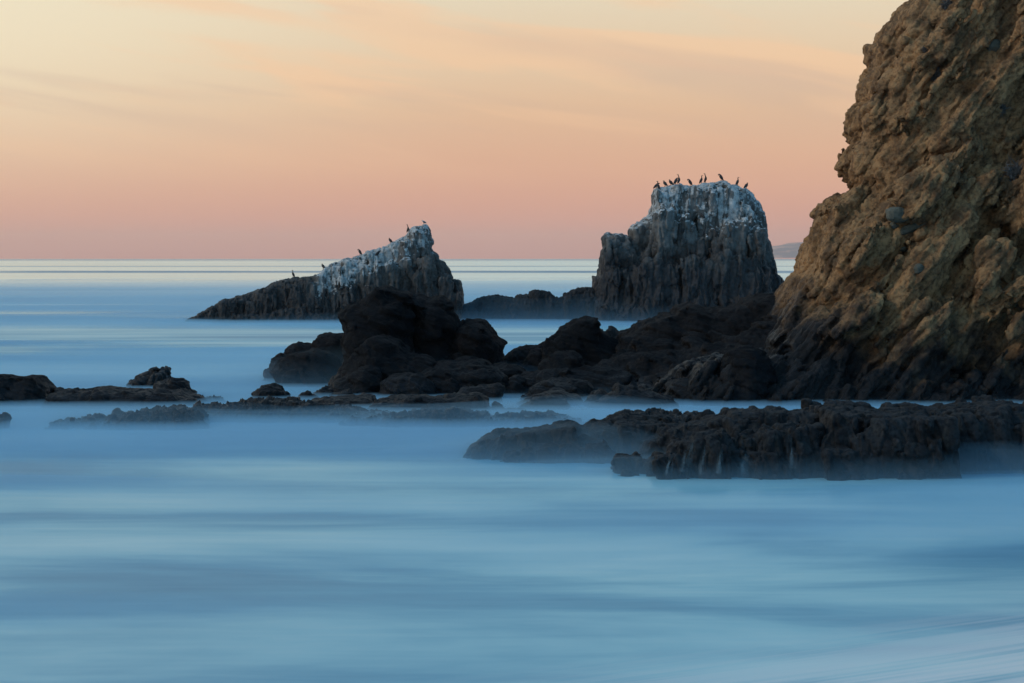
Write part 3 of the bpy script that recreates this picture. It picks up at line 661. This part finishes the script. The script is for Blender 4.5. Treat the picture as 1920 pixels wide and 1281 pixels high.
# headland
rock('long dark rocky headland running down from the cliff to the channel', 'headland', M_brown,
     [P(76.0, 3.0, [(1120, 700), (1165, 629), (1187, 617), (1193, 610), (1218, 604), (1246, 594), (1266, 592), (1272, 578), (1294, 572), (1317, 577), (1325, 580), (1362, 578),
                    (1390, 575), (1396, 565), (1429, 556), (1463, 555), (1500, 545), (1600, 560), (1640, 700)], r=1.6, lean=0.1),
      P(73.4, 2.2, [(1080, 720), (1130, 680), (1190, 652), (1250, 640), (1330, 636), (1400, 628), (1480, 600), (1540, 600), (1600, 700)], r=1.6, lean=0.3),
      P(71.2, 2.0, [(1150, 750), (1200, 715), (1260, 695), (1330, 670), (1372, 650), (1400, 648), (1430, 662), (1450, 700), (1456, 750)], r=1.4, lean=0.3),
      P(69.2, 1.4, [(1200, 765), (1260, 730), (1330, 715), (1420, 712), (1500, 730), (1520, 765)], r=1.1, lean=0.3)],
     0.062, bb(32.7, 1.0, 0.5), 0.65, name='headland', k=0.25)
rock('huge smooth black boulder against the foot of the cliff', 'boulder', M_black,
     [P(69.0, 1.6, [(1330, 765), (1345, 700), (1362, 664), (1384, 650), (1410, 650), (1436, 668), (1452, 700), (1452, 765)], r=1.4)], 0.05, bb(33.1, 0.5), 0.35, G2)
# left side
G3 = 'rocks along the left edge'
rock('flat-topped black rock cut off by the left edge', 'boulder', M_brown,
     [P(68.2, 1.8, [(-160, 765), (-150, 730), (-90, 712), (-40, 705), (0, 704), (17, 703), (31, 708), (73, 708), (83, 717), (93, 725), (95, 742), (104, 765)], r=1.2)], 0.05, bb(34.1, 0.6, 0.0), 0.4, G3)
rock('long low black reef beside the flat-topped rock', 'reef', M_brown,
     [P(67.8, 1.6, [(88, 768), (96, 735), (126, 735), (157, 736), (183, 734), (191, 729), (208, 727), (219, 730), (242, 733), (270, 736), (298, 733), (323, 737),
                    (338, 735), (357, 742), (374, 744), (379, 754), (384, 768)], r=0.8)], 0.045, bb(35.1, 0.5, 0.05), 0.3, name='reef')
rock('blue misty boulder with a blunt peak behind the left reef', 'boulder', M_ridge,
     [P(76.0, 1.2, [(226, 745), (248, 714), (270, 701), (298, 694), (312, 695), (319, 710), (326, 745)], r=1.0)], 0.055, bb(36.1, 0.45), 0.35, G3)
rock('dark stepped boulder on the right end of the left reef', 'boulder', M_brown,
     [P(71.5, 1.0, [(284, 752), (295, 719), (318, 713), (335, 711), (349, 716), (354, 727), (366, 735), (370, 752)], r=0.8)], 0.05, bb(37.1, 0.45), 0.3, G3)
rock('smooth low boulder fading into mist right of the left reef', 'boulder', M_ridge,
     [P(70.0, 0.9, [(366, 766), (380, 748), (402, 745), (416, 751), (432, 768)], r=0.8)], 0.05, bb(38.1, 0.35), 0.25, G3)
rock('small rounded rock at the very left edge below the reef', 'boulder', M_ridge,
     [P(59.0, 0.7, [(-50, 812), (-30, 788), (0, 785), (11, 788), (17, 798), (18, 812)], r=0.6)], 0.045, bb(39.1, 0.35), 0.25, G3)
rock('half drowned rock shelf in front of the left reef', 'reef', M_ridge,
     [P(58.8, 1.4, [(92, 815), (107, 798), (140, 789), (157, 791), (169, 786), (194, 788), (201, 794), (214, 781), (225, 784), (242, 778), (270, 777), (281, 772), (309, 770),
                    (340, 767), (365, 768), (385, 790), (400, 815)], r=0.9)], 0.05, bb(40.1, 0.45, 0.0), 0.3, name='reef')
rock('long misty reef running under the outcrop', 'reef', M_ridge,
     [P(61.5, 1.5, [(330, 795), (365, 769), (402, 761), (433, 762), (461, 756), (484, 754), (520, 757), (560, 760), (620, 766), (680, 772), (741, 780), (800, 790)], r=0.9)], 0.05, bb(41.1, 0.45, 0.0), 0.3, name='reef')
rock('faint low reef in the mist below the rounded head', 'reef', M_ridge,
     [P(60.0, 1.5, [(640, 798), (700, 785), (769, 778), (828, 770), (868, 772), (920, 783), (1000, 780), (1060, 787), (1110, 798)], r=0.9)], 0.05, bb(42.1, 0.4, 0.0), 0.3, name='reef')
# near ledges
rock('sloping rock shelf half veiled by water, left of the near ledge', 'rock shelf', M_ledge,
     [P(50.4, 1.3, [(868, 868), (888, 838), (913, 824), (941, 813), (970, 812), (1000, 810), (1029, 806), (1079, 798), (1087, 806), (1130, 810), (1150, 870)], r=0.35),
      P(49.4, 1.0, [(905, 872), (930, 842), (985, 832), (1060, 828), (1130, 824), (1180, 872)], r=0.4),
      P(50.8, 1.6, [(1084, 868), (1090, 805), (1107, 797), (1113, 792), (1169, 790), (1240, 792), (1290, 800), (1300, 868)], r=0.4)], 0.035, r_ledge(3.3), 0.42, name='rock_shelf')
rock('flat misty slab behind the near ledge', 'rock shelf', M_ridge,
     [P(55.0, 1.2, [(1120, 806), (1141, 788), (1169, 777), (1225, 774), (1254, 775), (1270, 782), (1290, 806)], r=0.9),
      P(53.8, 1.0, [(1210, 806), (1226, 789), (1270, 783), (1299, 780), (1335, 779), (1350, 806)], r=0.7)], 0.045, bb(44.1, 0.35, 0.0), 0.3, name='rock_shelf')
ledge_line = [(1196, 858), (1206, 844), (1212, 831), (1234, 826), (1248, 812), (1282, 804), (1338, 800), (1380, 812), (1436, 808), (1500, 806), (1530, 800)]
low_blocks = columns(ledge_line, spans(1200, 1505, 30, 66), (2, 14), 45.9, 46.7, 0.5, 900) + columns(ledge_line, spans(1220, 1500, 40, 80), (26, 50), 45.5, 46.1, 0.5, 900)
butt_line = [(1510, 776), (1740, 778)]
butt_blocks = columns(butt_line, spans(1514, 1725, 40, 90), (2, 14), 45.6, 46.3, 0.6, 900) + columns(butt_line, spans(1530, 1715, 50, 90), (40, 80), 45.2, 45.8, 0.5, 900)
rock('jagged near ledge with water spilling down its front', 'rock ledge', M_ledge,
     low_blocks + [P(48.0, 1.9, [(1186, 905), (1200, 862), (1206, 844), (1212, 831), (1234, 826), (1248, 810), (1259, 804), (1271, 807), (1282, 798), (1300, 797), (1321, 793), (1338, 784), (1358, 782),
                    (1366, 773), (1400, 776), (1416, 771), (1436, 777), (1470, 774), (1492, 773), (1530, 771), (1545, 905)], r=1.1),
      P(46.2, 0.9, [(1143, 912), (1150, 878), (1153, 862), (1172, 862), (1192, 869), (1197, 858), (1204, 868), (1215, 912)], r=0.4),
      P(46.4, 1.3, [(1138, 908), (1152, 880), (1215, 862), (1260, 845), (1320, 838), (1380, 826), (1436, 812), (1500, 808), (1520, 900)], r=0.7)],
     0.034, r_ledge(1.1), 0.45, name='rock_ledge')
rock('blocky buttress of the near ledge, tallest and driest part', 'rock ledge', M_ledge,
     butt_blocks + [P(46.3, 2.5, [(1510, 905), (1514, 815), (1530, 790), (1533, 768), (1538, 764), (1560, 770), (1568, 766), (1602, 772), (1636, 774), (1672, 772), (1709, 773), (1737, 772), (1745, 905)], r=0.7)],
     0.034, r_ledge(2.2), 0.45, name='rock_ledge')
rock('small pointed stone perched on top of the buttress', 'stone', M_ledge,
     [P(48.2, 0.35, [(1596, 786), (1603, 771), (1615, 760), (1627, 763), (1637, 775), (1640, 786)], r=0.3)], 0.03, bb(46.1, 0.22), 0.15, name='stone')
rock('dark end of the near ledge running off the right edge', 'rock ledge', M_ledge,
     columns([(1730, 772), (2150, 765)], spans(1738, 2060, 50, 110), (4, 22), 46.2, 47.0, 0.7, 900) + [P(47.0, 2.4, [(1730, 905), (1737, 770), (1788, 763), (1855, 757), (1881, 758), (1897, 767), (1930, 765), (2020, 760), (2080, 765), (2100, 905)], r=0.8, lean=0.15)],
     0.036, r_ledge(5.2), 0.45, name='rock_ledge')

# ------------------------------------------------------------------ thin cascades running down the near ledge
def veil_mat():
    m = bpy.data.materials.new('falling_water'); m.use_nodes = True; m.node_tree.nodes.clear(); n = NT(m.node_tree)
    uv = n.new('ShaderNodeUVMap').outputs[0]; u, v_, _ = n.xyz(uv)
    st = n.noise(n.vec(n.m('MULTIPLY', u, 2.2), n.m('MULTIPLY', v_, 1.2), n.xyz(n.new('ShaderNodeNewGeometry').outputs['Position'])[0]), 1.0, 4, 0.6)
    e = n.step(n.m('ABSOLUTE', n.m('SUBTRACT', u, 0.5)), 0.5, 0.1)
    al = n.m('MULTIPLY', n.m('MULTIPLY', e, n.step(st, 0.38, 0.66)), n.m('MULTIPLY', n.step(v_, 0.0, 0.45), 0.24))
    d_ = n.new('ShaderNodeBsdfDiffuse'); n.put(d_.inputs[0], (0.45, 0.62, 0.70)); t = n.new('ShaderNodeBsdfTransparent')
    mx = n.new('ShaderNodeMixShader'); n.put(mx.inputs[0], al); n.l.new(t.outputs[0], mx.inputs[1]); n.l.new(d_.outputs[0], mx.inputs[2])
    n.l.new(mx.outputs[0], n.new('ShaderNodeOutputMaterial').inputs[0]); return m
M_veil = veil_mat()
NEAR = [k_ for k_ in ROCKS if 'near ledge' in k_ and 'slab' not in k_ or 'sloping rock shelf' in k_]
def combined(keys):
    vs, fs, o_ = [], [], 0
    for k_ in keys: v, f = ROCKS[k_]; vs.append(v); fs.append(f + o_); o_ += len(v)
    return BVHTree.FromPolygons(np.concatenate(vs).tolist(), np.concatenate(fs).tolist())
near_bvh = combined(NEAR)
def cascade(x0, y0, x1, y1, wpx, label):
    nr_, nc_ = 16, 5; vs, uvs = [], []; last = None
    for i in range(nr_):
        t = i / (nr_ - 1); cx = x0 + (x1 - x0) * t ** 0.7; cy = y0 + (y1 - y0) * t; wd = wpx * (0.9 + 1.3 * t)
        row = []
        for j in range(nc_):
            h_ = hit(cx + (j / (nc_ - 1) - 0.5) * wd, cy, near_bvh)[0]
            row.append(h_ if h_ else None)
        ok = [r_ for r_ in row if r_]
        yy = min([r_.y for r_ in ok], default=last if last else 47.0) - 0.03
        if last is not None: yy = min(yy, last)                         # water falls clear of overhangs
        last = yy
        for j in range(nc_):
            vs.append(px(cx + (j / (nc_ - 1) - 0.5) * wd, cy, yy + 0.02 * abs(j - 2))); uvs.append((j / (nc_ - 1), t))
    f_ = grid_faces(nr_, nc_); o = mesh_obj('cascade', vs, f_, M_veil, smooth=True)
    ul = o.data.uv_layers.new(name='UVMap'); ul.data.foreach_set('uv', np.array(uvs, np.float32)[f_.ravel()].ravel())
    tag(o, label, 'cascade', 'cascades running down the near ledge')
cascade(1400, 842, 1391, 896, 14, 'cascade pouring in a thin arc left of the blocky buttress')
cascade(1303, 822, 1283, 885, 16, 'wide fan of water sliding down the middle of the sloping ledge')
cascade(1322, 832, 1316, 890, 10, 'narrow cascade just right of the wide fan')
cascade(1262, 850, 1252, 890, 10, 'leftmost thin trickle on the jagged ledge')
cascade(1352, 828, 1349, 888, 9, 'thin trickle between the narrow cascade and the arc')
cascade(1480, 812, 1484, 880, 12, 'faint sheet of water in the corner against the buttress')
cascade(944, 815, 922, 845, 8, 'thin streak of water on the misty shelf')

# ------------------------------------------------------------------ birds
def plumage(name, c, r=0.5):
    m = bpy.data.materials.new(name); m.use_nodes = True; n = NT(m.node_tree); b = n.n['Principled BSDF']
    pos = n.new('ShaderNodeTexCoord').outputs['Object']
    n.put(b.inputs['Base Color'], n.mix(n.noise(pos, 30, 3), c, tuple(q * 1.8 for q in c))); b.inputs['Roughness'].default_value = r
    return m
M_corm = plumage('black_feathers', (0.010, 0.010, 0.012)); M_gull = plumage('slate_feathers', (0.045, 0.06, 0.08)); M_gbody = plumage('white_feathers', (0.4, 0.4, 0.4))
M_beak = plumage('horn_beak', (0.03, 0.026, 0.018)); M_leg = plumage('dark_skin', (0.015, 0.014, 0.014))
def tube(path, n=10, squash=1.0):
    vs, fs = [], []
    pts = [Vector(p[:3]) for p in path]
    for i, p in enumerate(path):
        t = (pts[min(i + 1, len(pts) - 1)] - pts[max(i - 1, 0)]).normalized()
        u = Vector((0, 1, 0)); v_ = t.cross(u).normalized()
        for j in range(n):
            a_ = 2 * math.pi * j / n
            vs.append(tuple(pts[i] + (u * math.cos(a_) * squash + v_ * math.sin(a_)) * p[3]))
    for i in range(len(path) - 1):
        for j in range(n):
            fs.append((i * n + j, i * n + (j + 1) % n, (i + 1) * n + (j + 1) % n, (i + 1) * n + j))
    fs.append(tuple(range(n))[::-1]); fs.append(tuple(range((len(path) - 1) * n, len(path) * n)))
    return vs, fs
POSES = {  # spine from tail tip to forehead (x forward, z up, radius), then the beak
 'upright': ([(-.20, 0, -.02, .012), (-.15, 0, .05, .04), (-.09, 0, .14, .085), (-.03, 0, .25, .115), (.02, 0, .36, .10), (.04, 0, .45, .055), (.03, 0, .53, .036), (.02, 0, .60, .034), (.05, 0, .64, .042), (.09, 0, .65, .025)], ((.08, .645), (.17, .65))),
 'tall':    ([(-.14, 0, -.02, .012), (-.10, 0, .06, .04), (-.05, 0, .16, .085), (0, 0, .27, .11), (.02, 0, .38, .09), (.0, 0, .48, .05), (-.03, 0, .58, .034), (-.05, 0, .66, .034), (-.07, 0, .71, .040), (-.11, 0, .72, .022)], ((-.10, .72), (-.19, .74))),
 'preen':   ([(-.22, 0, .0, .012), (-.15, 0, .07, .045), (-.09, 0, .16, .095), (-.01, 0, .27, .125), (.05, 0, .38, .11), (.08, 0, .46, .07), (.13, 0, .52, .04), (.19, 0, .52, .034), (.22, 0, .47, .040), (.21, 0, .43, .024)], ((.21, .44), (.17, .36))),
 'hunched': ([(-.24, 0, .04, .012), (-.17, 0, .08, .05), (-.09, 0, .15, .10), (0, 0, .24, .13), (.07, 0, .32, .11), (.10, 0, .38, .07), (.09, 0, .42, .045), (.10, 0, .45, .043), (.14, 0, .45, .028)], ((.13, .45), (.22, .43))),
 'leaning': ([(-.26, 0, -.04, .014), (-.20, 0, .03, .05), (-.12, 0, .11, .09), (-.02, 0, .20, .11), (.08, 0, .29, .10), (.15, 0, .35, .07), (.20, 0, .38, .045), (.24, 0, .39, .04), (.28, 0, .37, .024)], ((.27, .375), (.34, .33))),
 'gull':    ([(-.26, 0, .11, .012), (-.18, 0, .14, .05), (-.09, 0, .18, .085), (.01, 0, .22, .10), (.09, 0, .27, .08), (.13, 0, .32, .055), (.15, 0, .37, .05), (.18, 0, .38, .03)], ((.175, .375), (.25, .36))),
}
BM = {}
def bird_parts(pose):
    if pose in BM: return BM[pose]
    path, bk = POSES[pose]; gull = pose == 'gull'; off = .03
    path = [(x, y, z + off, r_) for x, y, z, r_ in path]
    b0 = (bk[0][0], 0, bk[0][1] + off, .016); b1 = (bk[1][0], 0, bk[1][1] + off, .005)
    out = []
    for nm, (vs, fs), mt, par in (('body', tube(path, 12, 0.85), M_gbody if gull else M_corm, None), ('beak', tube([b0, b1], 6), M_beak, None),
                             ('leg', tube([(.0, 0, .20 + off, .02), (.01, 0, .02, .012), (.06, 0, .008, .010)], 6), M_leg, .04),
                             ('leg', tube([(.0, 0, .20 + off, .02), (.01, 0, .02, .012), (.06, 0, .008, .010)], 6), M_leg, -.04)):
        me = bpy.data.meshes.new(nm); vs = [(x, y + (par or 0), z) for x, y, z in vs]
        me.from_pydata(vs, [], fs); me.materials.append(mt); me.update(); out.append((nm, me))
    # folded wings lie along the flanks
    wing = [path[1], path[2], path[3], path[4]]
    for sgn in (1, -1):
        vs, fs = tube([(x, 0, z, r_ * 0.72) for x, y, z, r_ in wing], 8, 0.55)
        vs = [(x - .012, y + sgn * .055, z) for x, y, z in vs]
        me = bpy.data.meshes.new('wing'); me.from_pydata(vs, [], fs); me.materials.append(M_gull if gull else M_corm); me.update(); out.append(('wing', me))
    BM[pose] = out; return out
def bird(x, y, pose, rz, label, bvh, group, face=False, sc_=1.0, lift=0.0):
    if face:
        loc = hit(x, y, bvh)[0]
        X0, Y0 = loc.x, loc.y + 0.05; r_ = bvh.ray_cast(Vector((X0, Y0, loc.z + 0.5)), Vector((0, 0, -1)))
        p = r_[0] if r_[0] and abs(r_[0].z - loc.z) < 0.8 else loc
    else:
        best = None
        for D in np.arange(155.0, 166, 0.15):
            X0 = (x - 960) / FPX * D; r_ = bvh.ray_cast(Vector((X0, D, 30)), Vector((0, 0, -1)))
            if r_[0] is None: continue
            row = HOR - (r_[0].z - CAMZ) / D * FPX
            if best is None or row < best[0] - 0.3: best = (row, r_[0])
        p = best[1]
    e = bpy.data.objects.new('gull' if pose == 'gull' else 'cormorant', None); C.objects.link(e)
    e.location = (p.x, p.y, p.z - 0.02 + lift); e.rotation_euler = (0, 0, rz); e.scale = (sc_,) * 3
    tag(e, label, 'bird', group)
    for nm, me in bird_parts(pose):
        o = bpy.data.objects.new(nm, me); C.objects.link(o); o.parent = e
GR = 'cormorants on the tall sea stack'; GL = 'birds on the wedge-shaped sea stack'
for a_ in [
 (1230.5, 347, 'leaning', 0.2, 'cormorant bending over on the left corner of the tall stack'),
 (1247, 355, 'hunched', 2.6, 'cormorant tucked low in the notch beside the left corner of the tall stack'),
 (1258, 348, 'hunched', 2.9, 'small hunched cormorant, left one of the cluster of three on the tall stack'),
 (1267, 346, 'preen', 0.4, 'stout cormorant in the middle of the cluster of three on the tall stack'),
 (1273, 345, 'tall', 0.2, 'slim cormorant at the right of the cluster of three on the tall stack'),
 (1294, 347, 'preen', 3.0, 'preening cormorant alone between the cluster and the close pair'),
 (1315, 344, 'upright', 0.2, 'left cormorant of the close pair on top of the tall stack'),
 (1323, 341, 'tall', 0.1, 'tall stretching cormorant, right one of the close pair'),
 (1352, 339, 'preen', 3.1, 'cormorant preening on the highest point of the tall stack'),
 (1383, 348, 'upright', 0.3, 'cormorant standing on the right shoulder of the tall stack'),
 (1399, 364, 'hunched', 0.4, 'cormorant squatting lowest on the right slope of the tall stack')]:
    bird(*a_, bvhR, GR, sc_=1.0)
for a_ in [(1234, 366, 'upright', 2.9, 'cormorant clinging just under the left corner of the tall stack'),
 (1318, 414, 'hunched', 2.5, 'cormorant in a niche halfway up the face of the tall stack'),
 (1282, 436, 'hunched', 0.6, 'dark cormorant at the left end of the whitened ledge'),
 (1322, 442, 'upright', 0.5, 'cormorant in the middle of the whitened ledge'),
 (1342, 443, 'upright', 2.8, 'cormorant at the right end of the whitened ledge')]:
    bird(*a_, bvhR, GR, face=True)
for a_ in [(795, 419, 'gull', 3.0, 'grey gull on the very tip of the wedge-shaped stack'),
 (765, 442, 'tall', 0.1, 'slim upright cormorant just left of the pointed tip'),
 (732, 463, 'hunched', 2.9, 'crouching cormorant halfway down the whitened crest'),
 (675, 486, 'preen', 3.0, 'large cormorant shaking its neck on the whitened crest'),
 (606, 514, 'hunched', 2.8, 'cormorant where the white crest meets the dark slope'),
 (549.5, 521, 'upright', 2.9, 'small cormorant furthest down the dark slope')]:
    bird(*a_, bvhL, GL, sc_=0.85)
bird(708, 486, 'leaning', 0.3, 'cormorant lying across a ledge under the whitened crest', bvhL, GL, face=True)

# ------------------------------------------------------------------ shrubs on the cliff
def shrub_mat():
    m = bpy.data.materials.new('grey_shrub_twigs'); m.use_nodes = True; n = NT(m.node_tree); b = n.n['Principled BSDF']
    r_ = n.new('ShaderNodeNewGeometry').outputs['Random Per Island']
    n.put(b.inputs['Base Color'], n.mix(r_, (0.055, 0.055, 0.055), (0.17, 0.165, 0.16))); b.inputs['Roughness'].default_value = 0.9
    return m
M_shrub = shrub_mat()
def shrub(x, y, wpx, hpx, count, label, droop=0.0, seed=1):
    loc, nr_, _, ds = hit(x, y, cliff_bvh)
    if not loc: return
    rs = np.random.default_rng(seed); s = ds / FPX; vs, fs = [], []
    for i in range(count):
        d_ = rs.normal(size=3); d_ /= np.linalg.norm(d_); d_[1] = -abs(d_[1]) * 0.8
        root = np.array([rs.normal() * 0.25 * wpx * s, 0.05, rs.normal() * 0.25 * hpx * s - droop * rs.random() * hpx * s])
        L = (0.8 + 0.8 * rs.random()) * np.array([wpx * s, min(wpx, hpx) * s * 0.7, hpx * s]) * 0.65
        tip = root + d_ * L; mid = (root + tip) / 2 + rs.normal(size=3) * 0.03 + np.array([0, 0, 0.02])
        sd_ = np.cross(d_, rs.normal(size=3)); sd_ /= np.linalg.norm(sd_) + 1e-6; wd = 0.012
        b0 = len(vs); vs += [root - sd_ * wd, root + sd_ * wd, mid + sd_ * wd, mid - sd_ * wd, tip]
        fs += [(b0, b0 + 1, b0 + 2, b0 + 3), (b0 + 3, b0 + 2, b0 + 4)]
    o = mesh_obj('shrub', vs, fs, M_shrub); o.location = loc
    tag(o, label, 'shrub', 'shrubs clinging to the cliff')
shrub(1757, 132, 18, 17, 900, 'round grey-blue shrub high on the cliff left of the pale slab', 0.6, 2)
shrub(1902, 330, 26, 32, 1500, 'largest grey-blue shrub on the cliff by the right edge', 0.8, 3)
shrub(1778, 10, 15, 11, 600, 'grey shrub at the top edge of the picture on the cliff', 0, 4)
shrub(1738, 92, 9, 7, 300, 'small low shrub between the two upper shrubs of the cliff', 0, 5)
shrub(1876, 205, 13, 12, 350, 'sparse shrub in the recess near the upper right of the cliff', 0, 6)

# ------------------------------------------------------------------ veils of spray and mist lying on the water
def volume_mat(name, col_, dens, aniso=0.0):
    m = bpy.data.materials.new(name); m.use_nodes = True; m.node_tree.nodes.clear(); n = NT(m.node_tree)
    p = n.new('ShaderNodeVolumePrincipled'); n.put(p.inputs['Color'], col_); p.inputs['Density'].default_value = dens; p.inputs['Anisotropy'].default_value = aniso
    n.l.new(p.outputs[0], n.new('ShaderNodeOutputMaterial').inputs['Volume']); return m
def mist(label, x0, x1, y0, y1, height, dens, nx=160, ny=70):
    gx = np.linspace(x0, x1, nx); gy = np.linspace(y0, y1, ny); Xg, Yg = np.meshgrid(gx, gy)
    p = np.stack([Xg.ravel(), Yg.ravel(), 0 * Xg.ravel()], 1)
    ex = np.minimum((Xg - x0) / (x1 - x0), (x1 - Xg) / (x1 - x0)) * 8; ey = np.minimum((Yg - y0) / (y1 - y0), (y1 - Yg) / (y1 - y0)) * 5
    ey = ey + 0.7 * fbm(p * np.array([0.25, 1, 1]), 9.0, 3, 0.5, 2.2).reshape(Xg.shape) * (ey > 0.05)
    edge = np.clip(ex, 0, 1) * np.clip(ey, 0, 1); edge = edge * edge * (3 - 2 * edge)
    nz_ = fbm(p * np.array([0.35, 1, 1]), (y1 - y0) * 0.12, 4, 0.5, 7.7).reshape(Xg.shape)
    top = height(Xg, Yg) * edge * (1 + 0.35 * nz_) - 0.12 * (1 - edge)
    n_ = nx * ny; T_ = np.stack([Xg.ravel(), Yg.ravel(), top.ravel()], 1); B_ = T_.copy(); B_[:, 2] = -0.35
    F = grid_faces(ny, nx); faces = [F, F[:, ::-1] + n_]
    rim = np.concatenate([np.arange(nx), np.arange(1, ny) * nx + nx - 1, (ny - 1) * nx + np.arange(nx - 2, -1, -1), np.arange(ny - 2, 0, -1) * nx])
    a_ = rim; b_ = np.roll(rim, -1); faces.append(np.stack([a_, a_ + n_, b_ + n_, b_], 1))
    o = mesh_obj('mist', np.concatenate([T_, B_]), np.concatenate(faces), volume_mat('mist_air', (0.43, 0.70, 0.88), dens), smooth=True)
    tag(o, label, kind='stuff')
def gb(x, y, cx, cy, sx, sy, a_): return a_ * np.exp(-((x - cx) / sx) ** 2 - ((y - cy) / sy) ** 2)
def cusp(x, y, cx, cy, sx, sy, a_): return a_ * np.exp(-((x - cx) / sx) ** 2 - np.abs(y - cy) / sy)
mist('thin sea mist over the inner reefs', -46, 46, 26, 122, lambda x, y: 0.25 + (0.05 * np.clip((-x - 2) / 8, 0, 1)) * (y < 64) - 0.06 * np.clip((y - 61) / 4, 0, 1) , 0.50, 150, 90)
mist('lighter spray drifting over the drowned shelves', -26, 12, 48, 70, lambda x, y: cusp(x, y, -10, 58.5, 13, 2.6, 1.05) + cusp(x, y, 3, 59.5, 6, 2.6, 0.6) - 0.04, 0.16, 90, 110)
mist('lighter spray drifting over the near ledge', -8, 26, 38, 58, lambda x, y: cusp(x, y, 1.2, 49.5, 4.2, 2.4, 1.0) + cusp(x, y, 13, 45.2, 10, 1.8, 0.85) - 0.04, 0.20, 110, 90)
mist('lighter spray drifting round the outcrop and headland', -24, 26, 56, 98, lambda x, y: cusp(x, y, -5, 78, 7, 2.6, 1.5) + cusp(x, y, 3, 74, 6, 2.6, 0.9)
     + cusp(x, y, 14, 71, 10, 2.2, 1.1) - 0.04, 0.075, 90, 200)
mist('lighter spray drifting round the feet of the stacks', -50, 46, 134, 178, lambda x, y: cusp(x, y, 12, 158, 11, 4, 2.6) + cusp(x, y, -6, 158, 8, 4, 2.0) + cusp(x, y, -18, 158, 8, 4, 1.2) - 0.04, 0.06, 110, 90)
mist('sea mist round the feet of the stacks', -150, 130, 104, 560, lambda x, y: 0.32 * np.exp(-np.maximum(y - 165, 0) / 110), 0.20, 110, 150)

# ------------------------------------------------------------------ air
def haze():
    x0, x1, y0, y1, z0, z1 = -24000, 24000, -300, 27000, -2.0, 330
    vs = [(x, y, z) for z in (z0, z1) for y in (y0, y1) for x in (x0, x1)]
    o = mesh_obj('haze', vs, [(0, 2, 3, 1), (4, 5, 7, 6), (0, 1, 5, 4), (2, 6, 7, 3), (0, 4, 6, 2), (1, 3, 7, 5)], volume_mat('haze_air', (1.0, 0.93, 0.89), 3.5e-5, 0.8))
    tag(o, 'thin evening haze over the sea', kind='stuff')
haze()
